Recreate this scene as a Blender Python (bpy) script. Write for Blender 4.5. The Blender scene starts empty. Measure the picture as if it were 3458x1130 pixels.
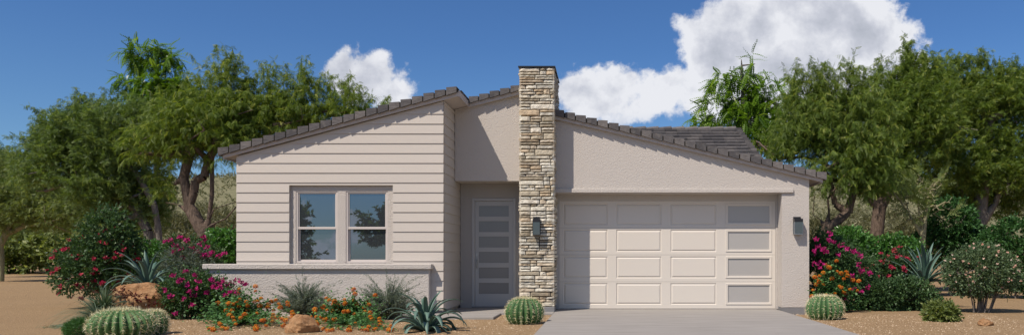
import bpy, math, random
import numpy as np
from mathutils import Vector, noise
rnd = random.Random(7); rng = np.random.default_rng(7)
sc = bpy.context.scene
# ---------------------------------------------------------------- camera
F = 2600.0; U0 = 2044.0; V0 = 867.0; CAMZ = 1.165
cam = bpy.data.objects.new('camera', bpy.data.cameras.new('camera')); sc.collection.objects.link(cam)
cam.location = (0, 0, CAMZ); cam.rotation_euler = (math.pi/2, 0, 0)
cam.data.sensor_width = 36; cam.data.lens = F/3458*36
cam.data.shift_x = -(U0-1729)/3458; cam.data.shift_y = (V0-565)/3458
cam.data.clip_end = 2000; cam.data.clip_start = .1
sc.camera = cam
# ---------------------------------------------------------------- light
TX, TY = .835, 1.70
sd = Vector((-TX, -1, TY)).normalized()
EL = math.asin(sd.z); AZ = math.atan2(sd.x, sd.y)
sl = bpy.data.lights.new('sun', 'SUN'); sl.energy = 5.0; sl.angle = math.radians(.5); sl.color = (1, .895, .775)
so = bpy.data.objects.new('sun', sl); sc.collection.objects.link(so)
so.rotation_euler = sd.to_track_quat('Z', 'Y').to_euler(); so.location = (-20, -20, 40)
sc.view_settings.view_transform = 'Standard'; sc.view_settings.look = 'None'; sc.view_settings.gamma = 1
sc.view_settings.exposure = 0

class NT:
    def __init__(s, tree): s.t = tree
    def n(s, typ, ins=None, **kw):
        nd = s.t.nodes.new(typ)
        for k, v in kw.items(): setattr(nd, k, v)
        for k, v in (ins or {}).items():
            sk = nd.inputs[k]
            if isinstance(v, bpy.types.NodeSocket): s.t.links.new(v, sk)
            elif isinstance(v, bpy.types.Node): s.t.links.new(v.outputs[0], sk)
            else: sk.default_value = v
        return nd
    def m(s, op, a, b=0.0, c=None):
        ins = {0: a, 1: b}
        if c is not None: ins[2] = c
        return s.n('ShaderNodeMath', ins, operation=op).outputs[0]
    def mix(s, f, a, b, bt='MIX'):
        nd = s.n('ShaderNodeMix', data_type='RGBA', blend_type=bt)
        for k, v in ((0, f), (6, a), (7, b)):
            sk = nd.inputs[k]
            if isinstance(v, bpy.types.NodeSocket): s.t.links.new(v, sk)
            else: sk.default_value = v if k == 0 else (*v[:3], 1)
        return nd.outputs[2]
    def ramp(s, f, stops):
        nd = s.n('ShaderNodeValToRGB', {0: f}); e = nd.color_ramp.elements
        while len(e) < len(stops): e.new(.5)
        for q, (p, c) in zip(e, stops):
            q.position = p; q.color = (*c, 1) if len(c) == 3 else c
        return nd.outputs[0]
# world
w = bpy.data.worlds.new('World'); sc.world = w; w.use_nodes = True
W = NT(w.node_tree); w.node_tree.nodes.clear()
sky = W.n('ShaderNodeTexSky', sky_type='NISHITA', sun_disc=False, sun_elevation=EL, sun_rotation=AZ,
          air_density=1.0, dust_density=.7, ozone_density=2.5, altitude=300)
tc = W.n('ShaderNodeTexCoord').outputs['Generated']
sp = W.n('ShaderNodeSeparateXYZ', {0: tc})
dx, dy, dz = sp.outputs
ay = W.m('MAXIMUM', W.m('ABSOLUTE', dy), .08)
px = W.m('DIVIDE', dx, ay); pz = W.m('DIVIDE', dz, ay)
pv = W.n('ShaderNodeCombineXYZ', {0: px, 1: pz, 2: W.m('MULTIPLY', dy, .5)})
warp = W.n('ShaderNodeTexNoise', {'Vector': pv, 'Scale': 11.0, 'Detail': 8.0, 'Roughness': .62})
sepw = W.n('ShaderNodeSeparateXYZ', {0: warp.outputs['Color']})
wx = W.m('ADD', px, W.m('MULTIPLY', W.m('SUBTRACT', sepw.outputs[0], .5), .09))
wz = W.m('ADD', pz, W.m('MULTIPLY', W.m('SUBTRACT', sepw.outputs[1], .5), .09))
# cumulus heaps: direction (u, v in the frame), radii
CL = [(1185,235,88,88),(1245,275,108,85),(1330,295,85,72),(1185,300,65,70),(1360,240,50,28),
      (1960,310,120,85),(2250,300,170,75),(2150,380,260,45),(2080,280,95,75),(2010,350,200,55),(2200,350,160,65),(2330,350,120,70),(2120,235,30,25),
      (2440,200,150,200),(2480,330,220,110),(2340,400,170,55),(2720,360,260,120),(2560,60,210,130),(2760,60,240,140),(2900,130,200,170),(2700,220,260,180),(3000,260,140,150),(2350,90,60,45),(2560,330,200,110),(3060,120,70,60)]
den = None
for (u, v, ru, rv) in CL:
    a = W.m('MULTIPLY', W.m('SUBTRACT', wx, (u-U0)/F), F/ru)
    b = W.m('MULTIPLY', W.m('SUBTRACT', wz, (V0-v)/F), F/rv)
    d = W.m('SUBTRACT', 1.0, W.m('SQRT', W.m('ADD', W.m('MULTIPLY', a, a), W.m('MULTIPLY', b, b))))
    d = W.m('MULTIPLY', d, min(ru, rv)/110.)
    den = d if den is None else W.m('SMOOTH_MAX', den, d, .12)
fine = W.n('ShaderNodeTexNoise', {'Vector': pv, 'Scale': 26.0, 'Detail': 7.0, 'Roughness': .6})
back = W.n('ShaderNodeTexNoise', {'Vector': pv, 'Scale': 13.0, 'Detail': 9.0, 'Roughness': .58})
backd = W.m('MULTIPLY', W.m('SUBTRACT', back.outputs[0], .535), 4.0)
isf = W.m('GREATER_THAN', dy, 0.0)
den = W.m('ADD', W.m('MULTIPLY', den, isf), W.m('MULTIPLY', backd, W.m('SUBTRACT', 1.0, isf)))
dd = W.m('ADD', den, W.m('MULTIPLY', W.m('SUBTRACT', fine.outputs[0], .5), .95))
alpha = W.n('ShaderNodeMapRange', {0: dd, 1: -.02, 2: .28}, interpolation_type='SMOOTHSTEP').outputs[0]
low = W.n('ShaderNodeMapRange', {0: pz, 1: .150, 2: .19}, interpolation_type='SMOOTHSTEP').outputs[0]
alpha = W.m('MULTIPLY', alpha, W.m('MAXIMUM', W.m('ADD', W.m('MULTIPLY', low, .5), .47), W.m('SUBTRACT', 1.0, isf)))
shade = W.n('ShaderNodeTexNoise', {'Vector': pv, 'Scale': 5.5, 'Detail': 6.0, 'Roughness': .55, 'Distortion': .3})
# cloud underside / thick middle is greyer
thick = W.n('ShaderNodeMapRange', {0: den, 1: .3, 2: 1.3}).outputs[0]
gf = W.m('ADD', W.m('MULTIPLY', thick, .72), W.m('MULTIPLY', W.m('SUBTRACT', shade.outputs[0], .46), 2.6))
gf = W.m('SUBTRACT', gf, W.m('MULTIPLY', W.m('SUBTRACT', fine.outputs[0], .5), 1.3))
ccol = W.ramp(gf, [(0.0, (8.0, 8.1, 8.5)), (.45, (5.6, 5.8, 6.5)), (1.0, (3.7, 4.0, 4.6))])
tint = W.mix(W.n('ShaderNodeMapRange', {0: dz, 1: .02, 2: .26}).outputs[0], (.60, .80, .98), (.44, .675, .97))
skyc = W.mix(1.0, sky.outputs[0], tint, 'MULTIPLY')
col = W.mix(alpha, skyc, ccol)
bg = W.n('ShaderNodeBackground', {0: col, 1: .105})
W.n('ShaderNodeOutputWorld', {0: bg.outputs[0]})

# ---------------------------------------------------------------- helpers
def P(u, v, Y): return Vector(((u-U0)/F*Y, Y, CAMZ+(V0-v)/F*Y))
def X_(u, s): return (u-U0)/s
def Z_(v, s): return CAMZ+(V0-v)/s
GZ = -.045
def wloc(o):
    v = Vector((0, 0, 0))
    while o is not None: v += o.location; o = o.parent
    return v
def tag(o, label=None, cat=None, group=None, kind=None):
    for k, v in (('label', label), ('category', cat), ('group', group), ('kind', kind)):
        if v: o[k] = v
    return o
def thing(name, loc, label, cat, group=None):
    o = bpy.data.objects.new(name, None); sc.collection.objects.link(o); o.location = loc
    o.empty_display_size = .1
    return tag(o, label, cat, group)
def link_mesh(name, V, Fc, mat, parent=None, var=None, smooth=False, org=None, sizes=None):
    """V (n,3) array, Fc list of index tuples or (m,k) array"""
    V = np.asarray(V, dtype=np.float64)
    off = wloc(parent) if parent is not None else (Vector(org) if org is not None else Vector((0, 0, 0)))
    V = V-np.array(off)
    me = bpy.data.meshes.new(name)
    if isinstance(Fc, np.ndarray):
        m, k = Fc.shape
        me.vertices.add(len(V)); me.vertices.foreach_set('co', V.astype(np.float32).ravel())
        me.loops.add(m*k); me.loops.foreach_set('vertex_index', Fc.astype(np.int32).ravel())
        me.polygons.add(m); me.polygons.foreach_set('loop_start', np.arange(m, dtype=np.int32)*k)
        try: me.polygons.foreach_set('loop_total', np.full(m, k, dtype=np.int32))
        except Exception: pass
        me.update(calc_edges=True)
    else:
        me.from_pydata([tuple(p) for p in V], [], Fc); me.update()
    if var is not None:
        at = me.attributes.new('var', 'FLOAT', 'FACE'); at.data.foreach_set('value', np.asarray(var, dtype=np.float32))
    if smooth: me.polygons.foreach_set('use_smooth', np.ones(len(me.polygons), dtype=bool))
    me.materials.append(mat)
    o = bpy.data.objects.new(name, me); sc.collection.objects.link(o)
    if parent is not None: o.parent = parent
    else: o.location = off
    return o
class MB:
    def __init__(s): s.v = []; s.f = []; s.a = []
    def add(s, vs, fs, a=0.5):
        k = len(s.v); s.v += [tuple(p) for p in vs]; s.f += [tuple(i+k for i in f) for f in fs]; s.a += [a]*len(fs)
    def box(s, x0, x1, y0, y1, z0, z1, a=.5, bev=0):
        if bev:
            b = min(bev, (x1-x0)*.45, (y1-y0)*.45, (z1-z0)*.45)
            xs = (x0, x0+b, x1-b, x1); ys = (y0, y0+b, y1-b, y1); zs = (z0, z0+b, z1-b, z1)
            pts = []; idx = {}
            for i in (0, 1, 2, 3):
                for j in (0, 1, 2, 3):
                    for k in (0, 1, 2, 3):
                        ex = (i in (0, 3))+(j in (0, 3))+(k in (0, 3))
                        if ex == 1: idx[i, j, k] = len(pts); pts.append((xs[i], ys[j], zs[k]))
            fs = []
            I = lambda *t: idx[t]
            for e in (0, 3):
                fs.append((I(e,1,1), I(e,1,2), I(e,2,2), I(e,2,1)) if e == 0 else (I(e,1,1), I(e,2,1), I(e,2,2), I(e,1,2)))
                fs.append((I(1,e,1), I(2,e,1), I(2,e,2), I(1,e,2)) if e == 0 else (I(1,e,1), I(1,e,2), I(2,e,2), I(2,e,1)))
                fs.append((I(1,1,e), I(1,2,e), I(2,2,e), I(2,1,e)) if e == 0 else (I(1,1,e), I(2,1,e), I(2,2,e), I(1,2,e)))
            n1 = {0: 1, 3: 2}
            for a_ in (0, 3):
                for b_ in (0, 3):
                    fs.append((I(a_, n1[b_], 1), I(n1[a_], b_, 1), I(n1[a_], b_, 2), I(a_, n1[b_], 2)))
                    fs.append((I(a_, 1, n1[b_]), I(n1[a_], 1, b_), I(n1[a_], 2, b_), I(a_, 2, n1[b_])))
                    fs.append((I(1, a_, n1[b_]), I(1, n1[a_], b_), I(2, n1[a_], b_), I(2, a_, n1[b_])))
                    for c_ in (0, 3):
                        fs.append((I(a_, n1[b_], n1[c_]), I(n1[a_], b_, n1[c_]), I(n1[a_], n1[b_], c_)))
            s.add(pts, fs, a); return
        s.add([(x0,y0,z0),(x1,y0,z0),(x1,y1,z0),(x0,y1,z0),(x0,y0,z1),(x1,y0,z1),(x1,y1,z1),(x0,y1,z1)],
              [(0,3,2,1),(4,5,6,7),(0,1,5,4),(1,2,6,5),(2,3,7,6),(3,0,4,7)], a)
    def prism_y(s, poly, y0, y1, a=.5):
        """poly [(x,z)] counter-clockwise seen from -y, extruded y0..y1"""
        n = len(poly)
        s.add([(x, y0, z) for x, z in poly]+[(x, y1, z) for x, z in poly],
              [tuple(range(n)), tuple(range(2*n-1, n-1, -1))]+[(i, i+n, (i+1) % n+n, (i+1) % n) for i in range(n)], a)
    def prism_x(s, poly, x0, x1, a=.5):
        n = len(poly)
        s.add([(x0, y, z) for y, z in poly]+[(x1, y, z) for y, z in poly],
              [tuple(range(n)), tuple(range(2*n-1, n-1, -1))]+[(i, i+n, (i+1) % n+n, (i+1) % n) for i in range(n)], a)
    def tube(s, pts, rad, n=6, a=.5, cap=True):
        pts = [Vector(p) for p in pts]; k = len(s.v); up = Vector((.31, .17, .93))
        if not hasattr(rad, '__len__'): rad = [rad]*len(pts)
        for i, p in enumerate(pts):
            t = (pts[min(i+1, len(pts)-1)]-pts[max(i-1, 0)])
            t = t.normalized() if t.length > 1e-9 else Vector((0, 0, 1))
            b = t.cross(up); b = b.normalized() if b.length > .05 else t.cross(Vector((1, 0, 0))).normalized()
            c = t.cross(b)
            for j in range(n):
                q = 2*math.pi*j/n; s.v.append(tuple(p+(b*math.cos(q)+c*math.sin(q))*rad[i]))
        for i in range(len(pts)-1):
            for j in range(n):
                s.f.append((k+i*n+j, k+i*n+(j+1) % n, k+(i+1)*n+(j+1) % n, k+(i+1)*n+j)); s.a.append(a)
        if cap:
            s.f.append(tuple(k+j for j in range(n))[::-1]); s.f.append(tuple(k+(len(pts)-1)*n+j for j in range(n))); s.a += [a, a]
    def build(s, name, mat, parent=None, smooth=False, org=None, **kw):
        o = link_mesh(name, np.array(s.v), s.f, mat, parent, s.a, smooth, org)
        return tag(o, **kw)
def clip(poly, a, b, c):
    """keep a*x+b*z<=c"""
    out = []
    for i in range(len(poly)):
        p, q = poly[i], poly[(i+1) % len(poly)]
        dp, dq = a*p[0]+b*p[1]-c, a*q[0]+b*q[1]-c
        if dp <= 0: out.append(p)
        if dp*dq < 0: t = dp/(dp-dq); out.append((p[0]+(q[0]-p[0])*t, p[1]+(q[1]-p[1])*t))
    return out
# ---------------------------------------------------------------- materials
def mat(name, fn):
    m = bpy.data.materials.new(name); m.use_nodes = True; m.node_tree.nodes.clear()
    N = NT(m.node_tree); sh = fn(N)
    N.n('ShaderNodeOutputMaterial', {0: sh.outputs[0] if isinstance(sh, bpy.types.Node) else sh}); return m
def geo(N): return N.n('ShaderNodeNewGeometry').outputs['Position']
def bump(N, h, strength, dist): return N.n('ShaderNodeBump', {'Height': h, 'Strength': strength, 'Distance': dist}).outputs[0]
def stucco(name, c, sc_=44, dist=.016, strg=.7):
    def f(N):
        p = geo(N)
        a = N.n('ShaderNodeTexNoise', {'Vector': p, 'Scale': sc_, 'Detail': 4.0, 'Roughness': .6, 'Distortion': .4}).outputs[0]
        b = N.n('ShaderNodeTexVoronoi', {'Vector': p, 'Scale': sc_*1.3}).outputs[0]
        h = N.m('ADD', a, N.m('MULTIPLY', b, .5))
        big = N.n('ShaderNodeTexNoise', {'Vector': p, 'Scale': 1.1, 'Detail': 5.0}).outputs[0]
        col = N.mix(N.m('MULTIPLY', big, .35), c, [x*.86 for x in c])
        return N.n('ShaderNodeBsdfPrincipled', {'Base Color': col, 'Roughness': .93, 'Specular IOR Level': .15, 'Normal': bump(N, h, strg, dist)})
    return mat(name, f)
def plain(name, c, rough=.5, spec=.4, metal=0, bs=0, bsc=40, var=0, coat=0):
    def f(N):
        p = geo(N); ins = {'Roughness': rough, 'Specular IOR Level': spec, 'Metallic': metal, 'Coat Weight': coat}
        n_ = N.n('ShaderNodeTexNoise', {'Vector': p, 'Scale': bsc, 'Detail': 5.0}).outputs[0]
        ins['Base Color'] = N.mix(N.m('MULTIPLY', n_, var), c, [x*.6 for x in c]) if var else (*c, 1)
        if bs: ins['Normal'] = bump(N, n_, bs, .01)
        return N.n('ShaderNodeBsdfPrincipled', ins)
    return mat(name, f)
def sidingmat(N):
    p = geo(N)
    mp = N.n('ShaderNodeMapping', {'Vector': p, 'Scale': (1.2, 1.2, 60)}).outputs[0]
    g = N.n('ShaderNodeTexNoise', {'Vector': mp, 'Scale': 2.0, 'Detail': 6.0, 'Roughness': .65}).outputs[0]
    b = N.n('ShaderNodeTexNoise', {'Vector': p, 'Scale': .8, 'Detail': 4.0}).outputs[0]
    at = N.n('ShaderNodeAttribute', attribute_name='var').outputs['Fac']
    c = N.mix(N.m('MULTIPLY', g, .3), (.55, .503, .452), (.46, .42, .375))
    c = N.mix(N.m('MULTIPLY', N.m('SUBTRACT', at, .3), .22), c, (.40, .363, .325))
    c = N.mix(N.m('MULTIPLY', b, .18), c, (.42, .39, .37))
    return N.n('ShaderNodeBsdfPrincipled', {'Base Color': c, 'Roughness': .75, 'Specular IOR Level': .25, 'Normal': bump(N, g, .35, .004)})
def tilemat(N):
    p = geo(N); at = N.n('ShaderNodeAttribute', attribute_name='var').outputs['Fac']
    mp = N.n('ShaderNodeMapping', {'Vector': p, 'Scale': (3, 3, 40)}).outputs[0]
    g = N.n('ShaderNodeTexNoise', {'Vector': mp, 'Scale': 2.2, 'Detail': 7.0, 'Roughness': .7}).outputs[0]
    st = N.n('ShaderNodeTexNoise', {'Vector': p, 'Scale': 7, 'Detail': 6.0, 'Roughness': .7}).outputs[0]
    c = N.ramp(at, [(0, (.075, .073, .078)), (.5, (.125, .118, .12)), (1, (.20, .182, .175))])
    c = N.mix(N.n('ShaderNodeMapRange', {0: g, 1: .42, 2: .7}).outputs[0], c, (.055, .05, .05))
    c = N.mix(N.n('ShaderNodeMapRange', {0: st, 1: .5, 2: .8, 4: .55}).outputs[0], c, (.24, .22, .2))
    return N.n('ShaderNodeBsdfPrincipled', {'Base Color': c, 'Roughness': .85, 'Specular IOR Level': .2, 'Normal': bump(N, N.m('ADD', g, st), .6, .012)})
def stonemat(N):
    p = geo(N); at = N.n('ShaderNodeAttribute', attribute_name='var').outputs['Fac']
    mp = N.n('ShaderNodeMapping', {'Vector': p, 'Scale': (1, 1, 2.2)}).outputs[0]
    st = N.n('ShaderNodeTexNoise', {'Vector': mp, 'Scale': 13, 'Detail': 8.0, 'Roughness': .72, 'Distortion': .6}).outputs[0]
    s2 = N.n('ShaderNodeTexNoise', {'Vector': p, 'Scale': 4, 'Detail': 3.0}).outputs[0]
    c = N.ramp(at, [(0, (.29, .25, .185)), (.2, (.55, .49, .375)), (.42, (.77, .735, .625)), (.62, (.50, .485, .425)), (.8, (.56, .445, .305)), (1, (.85, .825, .725))])
    c = N.mix(N.n('ShaderNodeMapRange', {0: st, 1: .50, 2: .72, 4: .7}).outputs[0], c, (.2, .165, .12))
    c = N.mix(N.n('ShaderNodeMapRange', {0: s2, 1: .5, 2: .75, 4: .35}).outputs[0], c, (.36, .24, .14))
    return N.n('ShaderNodeBsdfPrincipled', {'Base Color': c, 'Roughness': .9, 'Specular IOR Level': .2, 'Normal': bump(N, st, .9, .03)})
def leafmat(name, stops, tr=.42, rough=.5, spec=.3, blotch=.15):
    def f(N):
        at = N.n('ShaderNodeAttribute', attribute_name='var').outputs['Fac']
        c = N.ramp(at, stops); p = geo(N)
        nz = N.n('ShaderNodeTexNoise', {'Vector': p, 'Scale': .9, 'Detail': 3.0}).outputs[0]
        c = N.mix(N.n('ShaderNodeMapRange', {0: nz, 1: .45, 2: .7, 4: blotch}).outputs[0], c, [x*.55 for x in stops[0][1]])
        a = N.n('ShaderNodeBsdfPrincipled', {'Base Color': c, 'Roughness': rough, 'Specular IOR Level': spec})
        b = N.n('ShaderNodeBsdfTranslucent', {'Color': N.mix(1.0, c, (1.5, 1.5, .6), 'MULTIPLY')})
        return N.n('ShaderNodeMixShader', {0: tr, 1: a.outputs[0], 2: b.outputs[0]})
    return mat(name, f)
def barkmat(name, c1, c2):
    def f(N):
        p = geo(N); mp = N.n('ShaderNodeMapping', {'Vector': p, 'Scale': (6, 6, 1.6)}).outputs[0]
        a = N.n('ShaderNodeTexNoise', {'Vector': mp, 'Scale': 4, 'Detail': 7.0, 'Roughness': .7}).outputs[0]
        c = N.mix(N.n('ShaderNodeMapRange', {0: a, 1: .35, 2: .65}).outputs[0], c1, c2)
        return N.n('ShaderNodeBsdfPrincipled', {'Base Color': c, 'Roughness': .95, 'Specular IOR Level': .1, 'Normal': bump(N, a, 1, .05)})
    return mat(name, f)
def groundmat(N):
    p = geo(N); sx = N.n('ShaderNodeSeparateXYZ', {0: p})
    big = N.n('ShaderNodeTexNoise', {'Vector': p, 'Scale': .45, 'Detail': 6.0, 'Roughness': .6}).outputs[0]
    fine_ = N.n('ShaderNodeTexNoise', {'Vector': p, 'Scale': 24, 'Detail': 9.0, 'Roughness': .8}).outputs[0]
    vr = N.n('ShaderNodeTexVoronoi', {'Vector': p, 'Scale': 55})
    c = N.mix(big, (.36, .242, .132), (.25, .16, .086))
    c = N.mix(N.n('ShaderNodeMapRange', {0: fine_, 1: .4, 2: .68, 4: .7}).outputs[0], c, (.45, .34, .205))
    c = N.mix(N.n('ShaderNodeMapRange', {0: N.n('ShaderNodeSeparateColor', {0: vr.outputs['Color']}).outputs[0], 1: .6, 2: 1, 4: .5}).outputs[0], c, (.18, .11, .065))
    far = N.n('ShaderNodeMapRange', {0: sx.outputs[1], 1: 70, 2: 86}).outputs[0]
    scrub = N.mix(N.n('ShaderNodeTexNoise', {'Vector': p, 'Scale': 1.3, 'Detail': 7.0, 'Roughness': .75}).outputs[0], (.10, .11, .055), (.27, .245, .155))
    c = N.mix(far, c, scrub)
    h = N.m('ADD', fine_, N.m('MULTIPLY', vr.outputs['Distance'], .7))
    return N.n('ShaderNodeBsdfPrincipled', {'Base Color': c, 'Roughness': .97, 'Specular IOR Level': .05, 'Normal': bump(N, h, .8, .03)})
def concretemat(N):
    p = geo(N)
    a = N.n('ShaderNodeTexNoise', {'Vector': p, 'Scale': 60, 'Detail': 5.0, 'Roughness': .7}).outputs[0]
    mp = N.n('ShaderNodeMapping', {'Vector': p, 'Scale': (.6, 3.2, 1)}).outputs[0]
    b = N.n('ShaderNodeTexNoise', {'Vector': mp, 'Scale': 1.6, 'Detail': 7.0, 'Roughness': .65}).outputs[0]
    c = N.mix(N.n('ShaderNodeMapRange', {0: b, 1: .3, 2: .7}).outputs[0], (.34, .32, .298), (.255, .24, .222))
    c = N.mix(N.m('MULTIPLY', a, .25), c, (.22, .2, .19))
    return N.n('ShaderNodeBsdfPrincipled', {'Base Color': c, 'Roughness': .9, 'Specular IOR Level': .2, 'Normal': bump(N, a, .3, .005)})
def glassmat(N):
    d = N.n('ShaderNodeBsdfPrincipled', {'Base Color': (.03, .035, .04, 1), 'Roughness': .3})
    p = geo(N); wv = N.n('ShaderNodeTexNoise', {'Vector': p, 'Scale': 1.4, 'Detail': 1.0}).outputs[0]
    g = N.n('ShaderNodeBsdfGlossy', {'Color': (.42, .50, .60, 1), 'Roughness': .012, 'Normal': bump(N, wv, .05, .02)})
    return N.n('ShaderNodeMixShader', {0: .34, 1: d.outputs[0], 2: g.outputs[0]})
def rockmat(N):
    p = geo(N)
    a = N.n('ShaderNodeTexNoise', {'Vector': p, 'Scale': 5, 'Detail': 9.0, 'Roughness': .7, 'Distortion': .5}).outputs[0]
    b = N.n('ShaderNodeTexNoise', {'Vector': p, 'Scale': 14, 'Detail': 8.0, 'Roughness': .8}).outputs[0]
    c = N.mix(N.n('ShaderNodeMapRange', {0: a, 1: .35, 2: .62}).outputs[0], (.50, .30, .155), (.30, .15, .07))
    c = N.mix(N.n('ShaderNodeMapRange', {0: b, 1: .55, 2: .75, 4: .6}).outputs[0], c, (.55, .43, .3))
    return N.n('ShaderNodeBsdfPrincipled', {'Base Color': c, 'Roughness': .95, 'Specular IOR Level': .1, 'Normal': bump(N, N.m('ADD', a, b), 1, .05)})
def varmat(name, stops, rough=.7, tr=0, spec=.2):
    def f(N):
        at = N.n('ShaderNodeAttribute', attribute_name='var').outputs['Fac']; c = N.ramp(at, stops)
        a = N.n('ShaderNodeBsdfPrincipled', {'Base Color': c, 'Roughness': rough, 'Specular IOR Level': spec})
        if not tr: return a
        b = N.n('ShaderNodeBsdfTranslucent', {'Color': c})
        return N.n('ShaderNodeMixShader', {0: tr, 1: a.outputs[0], 2: b.outputs[0]})
    return mat(name, f)
STU = (.525, .485, .445)
M = dict(
 siding=mat('siding_paint', sidingmat), stucco=stucco('stucco', STU), stucco_low=stucco('stucco_coarse', (.535, .492, .45), 42, .018, .9),
 recess=stucco('stucco_entry_shaded', (.36, .345, .335), 40, .01, .4), tile=mat('roof_tile', tilemat), stone=mat('ledge_stone', stonemat),  # entry stucco is a darker copy, porch shade put into its colour
 mortar=plain('mortar', (.03, .026, .02), .95, .1), fascia=plain('fascia_paint', (.48, .44, .42), .6, .3, bs=.2, var=.2),
 trim=plain('vinyl_frame', (.54, .49, .455), .4, .4), gdoor=plain('garage_door_paint', (.63, .58, .515), .45, .4, bs=.06, bsc=90, var=.08),
 frost=plain('frosted_glass', (.37, .355, .34), .25, .5, coat=.3), fdoor=plain('door_paint', (.40, .405, .415), .4, .4),
 fpane=plain('door_glass', (.2, .205, .22), .18, .5), glass=mat('window_glass', glassmat), black=plain('black_metal', (.012, .012, .014), .4, .5),
 lglass=plain('lamp_glass', (.05, .065, .07), .12, .6, coat=.5), metal=plain('satin_metal', (.42, .43, .45), .3, .5, metal=1),
 conc=mat('concrete', concretemat), stem=plain('stem_wall', (.22, .22, .225), .95, .1, bs=.4, var=.5, bsc=14), ground=mat('ground', groundmat), rock=mat('rock', rockmat),
 pepper=leafmat('pepper_leaf', [(0, (.07, .115, .018)), (.5, (.14, .205, .03)), (.85, (.26, .33, .055)), (1, (.42, .45, .10))], .42),
 pepperR=leafmat('pepper_leaf_b', [(0, (.066, .112, .02)), (.5, (.13, .195, .034)), (.85, (.235, .31, .055)), (1, (.38, .42, .10))], .42),
 olive=leafmat('olive_leaf', [(0, (.065, .11, .032)), (.5, (.125, .19, .052)), (1, (.26, .33, .11))], .4),
 olive2=leafmat('olive_pale_leaf', [(0, (.11, .155, .05)), (.5, (.185, .235, .075)), (1, (.33, .37, .15))], .4),
 dusty=leafmat('dusty_leaf', [(0, (.05, .09, .04)), (.5, (.10, .16, .075)), (1, (.24, .31, .17))], .25),
 dry=leafmat('dry_scrub', [(0, (.09, .10, .045)), (.5, (.19, .19, .10)), (1, (.36, .33, .20))], .2),
 locust=leafmat('locust_leaf', [(0, (.06, .13, .012)), (.5, (.13, .24, .02)), (1, (.30, .43, .07))], .42, .35, .5),
 hedge=leafmat('hedge_leaf', [(0, (.035, .10, .02)), (.5, (.075, .20, .035)), (1, (.18, .36, .09))], .22, .3, .6),
 bleaf=leafmat('bougainvillea_leaf', [(0, (.034, .07, .028)), (.5, (.062, .125, .045)), (1, (.14, .235, .095))], .25),
 lleaf=leafmat('lantana_leaf', [(0, (.03, .085, .022)), (.5, (.06, .15, .04)), (1, (.12, .27, .09))], .25),
 sage=leafmat('sage_leaf', [(0, (.10, .13, .10)), (.5, (.18, .22, .18)), (1, (.30, .34, .29))], .2, .7, .15),
 spoon=leafmat('spoon_leaf', [(0, (.06, .10, .06)), (.5, (.115, .17, .105)), (1, (.2, .26, .16))], .15, .5, .3),
 agave=varmat('agave_leaf', [(0, (.048, .095, .072)), (.5, (.09, .16, .125)), (1, (.165, .25, .205))], .5, 0, .35),
 magenta=varmat('magenta_bract', [(0, (.16, .004, .05)), (.5, (.33, .008, .105)), (1, (.5, .02, .2))], .6, .25),
 red=varmat('red_bract', [(0, (.24, .008, .035)), (.5, (.42, .02, .07)), (1, (.55, .08, .11))], .6, .25),
 orange=varmat('orange_floret', [(0, (.36, .06, .006)), (.5, (.54, .13, .01)), (1, (.66, .26, .02))], .7, .1),
 pinkw=varmat('pale_petal', [(0, (.6, .25, .18)), (.5, (.72, .5, .38)), (1, (.78, .7, .6))], .7, .2),
 maroon=varmat('maroon_leaf', [(0, (.05, .008, .012)), (.5, (.12, .015, .02)), (1, (.22, .05, .03))], .6, .2),
 bark=barkmat('bark_brown', (.085, .062, .048), (.21, .155, .12)), barkg=barkmat('bark_grey', (.10, .09, .08), (.24, .21, .18)), barky=barkmat('bark_olive', (.2, .2, .1), (.38, .34, .22)),
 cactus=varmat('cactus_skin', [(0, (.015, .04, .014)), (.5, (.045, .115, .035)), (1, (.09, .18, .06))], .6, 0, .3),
 spine=varmat('cactus_spine', [(0, (.5, .42, .2)), (.5, (.68, .62, .38)), (1, (.82, .78, .58))], .6),
 pebble=varmat('pebble', [(0, (.16, .10, .06)), (.5, (.38, .26, .16)), (1, (.58, .47, .34))], .95, 0, .1),
)
# ---------------------------------------------------------------- house planes
Y1 = 16.01; Y2 = 17.13; Y3 = 17.78; YG = 16.96; YD = 17.38; YC = 16.46; YB = 27.0
S = lambda y: F/y
XL = -7.665; XR = -3.362; OV = .09
KL = .2667; soL = lambda x: 4.400+KL*(x+3.362)      # soffit height, left block
house = thing('house', (-2, 17, GZ), 'beige single-storey house with lap siding, stucco garage front and brown tile roofs', 'house')
# ---- siding
EXP = .2032; ZS0 = .0677
def siding():
    mb = MB(); wx0, wx1, wz1 = X_(977.2, S(Y1)), X_(1327, S(Y1)), Z_(624.7, S(Y1))
    k = 0
    while True:
        z0 = ZS0+k*EXP; z1 = z0+EXP; k += 1
        if z0 > soL(XR): break
        if z0 < wz1:
            segs = [(XL, wx0, z0, z1), (wx1, XR, z0, z1)]
            if z1 > wz1: segs.append((wx0, wx1, wz1, z1))
        else: segs = [(XL, XR, z0, z1)]
        a = rnd.random()
        for (x0, x1, a0, a1) in segs:
            poly = clip([(x0, a0), (x1, a0), (x1, a1), (x0, a1)], -KL, 1, 4.4+KL*3.362-.002)
            if len(poly) < 3: continue
            yf = lambda z: Y1-.004-.016*(1-(z-z0)/EXP)
            n = len(poly)
            mb.add([(x, yf(z), z) for x, z in poly]+[(x, Y1+.03, z) for x, z in poly],
                   [tuple(range(n))]+[(i, i+n, (i+1) % n+n, (i+1) % n) for i in range(n)], a)
        # return wall
        zt = min(z1, soL(XR)-.002)
        if zt > z0+.001:
            xf = lambda z: XR+.001+.016*(1-(z-z0)/EXP)
            yb = Y3
            mb.add([(xf(z0), Y1-.02, z0), (xf(z0), yb, z0), (xf(zt), yb, zt), (xf(zt), Y1-.006, zt), (XR-.03, Y1-.02, z0), (XR-.03, yb, z0)],
                   [(0, 1, 2, 3), (0, 4, 5, 1)], a)
    return mb
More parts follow.
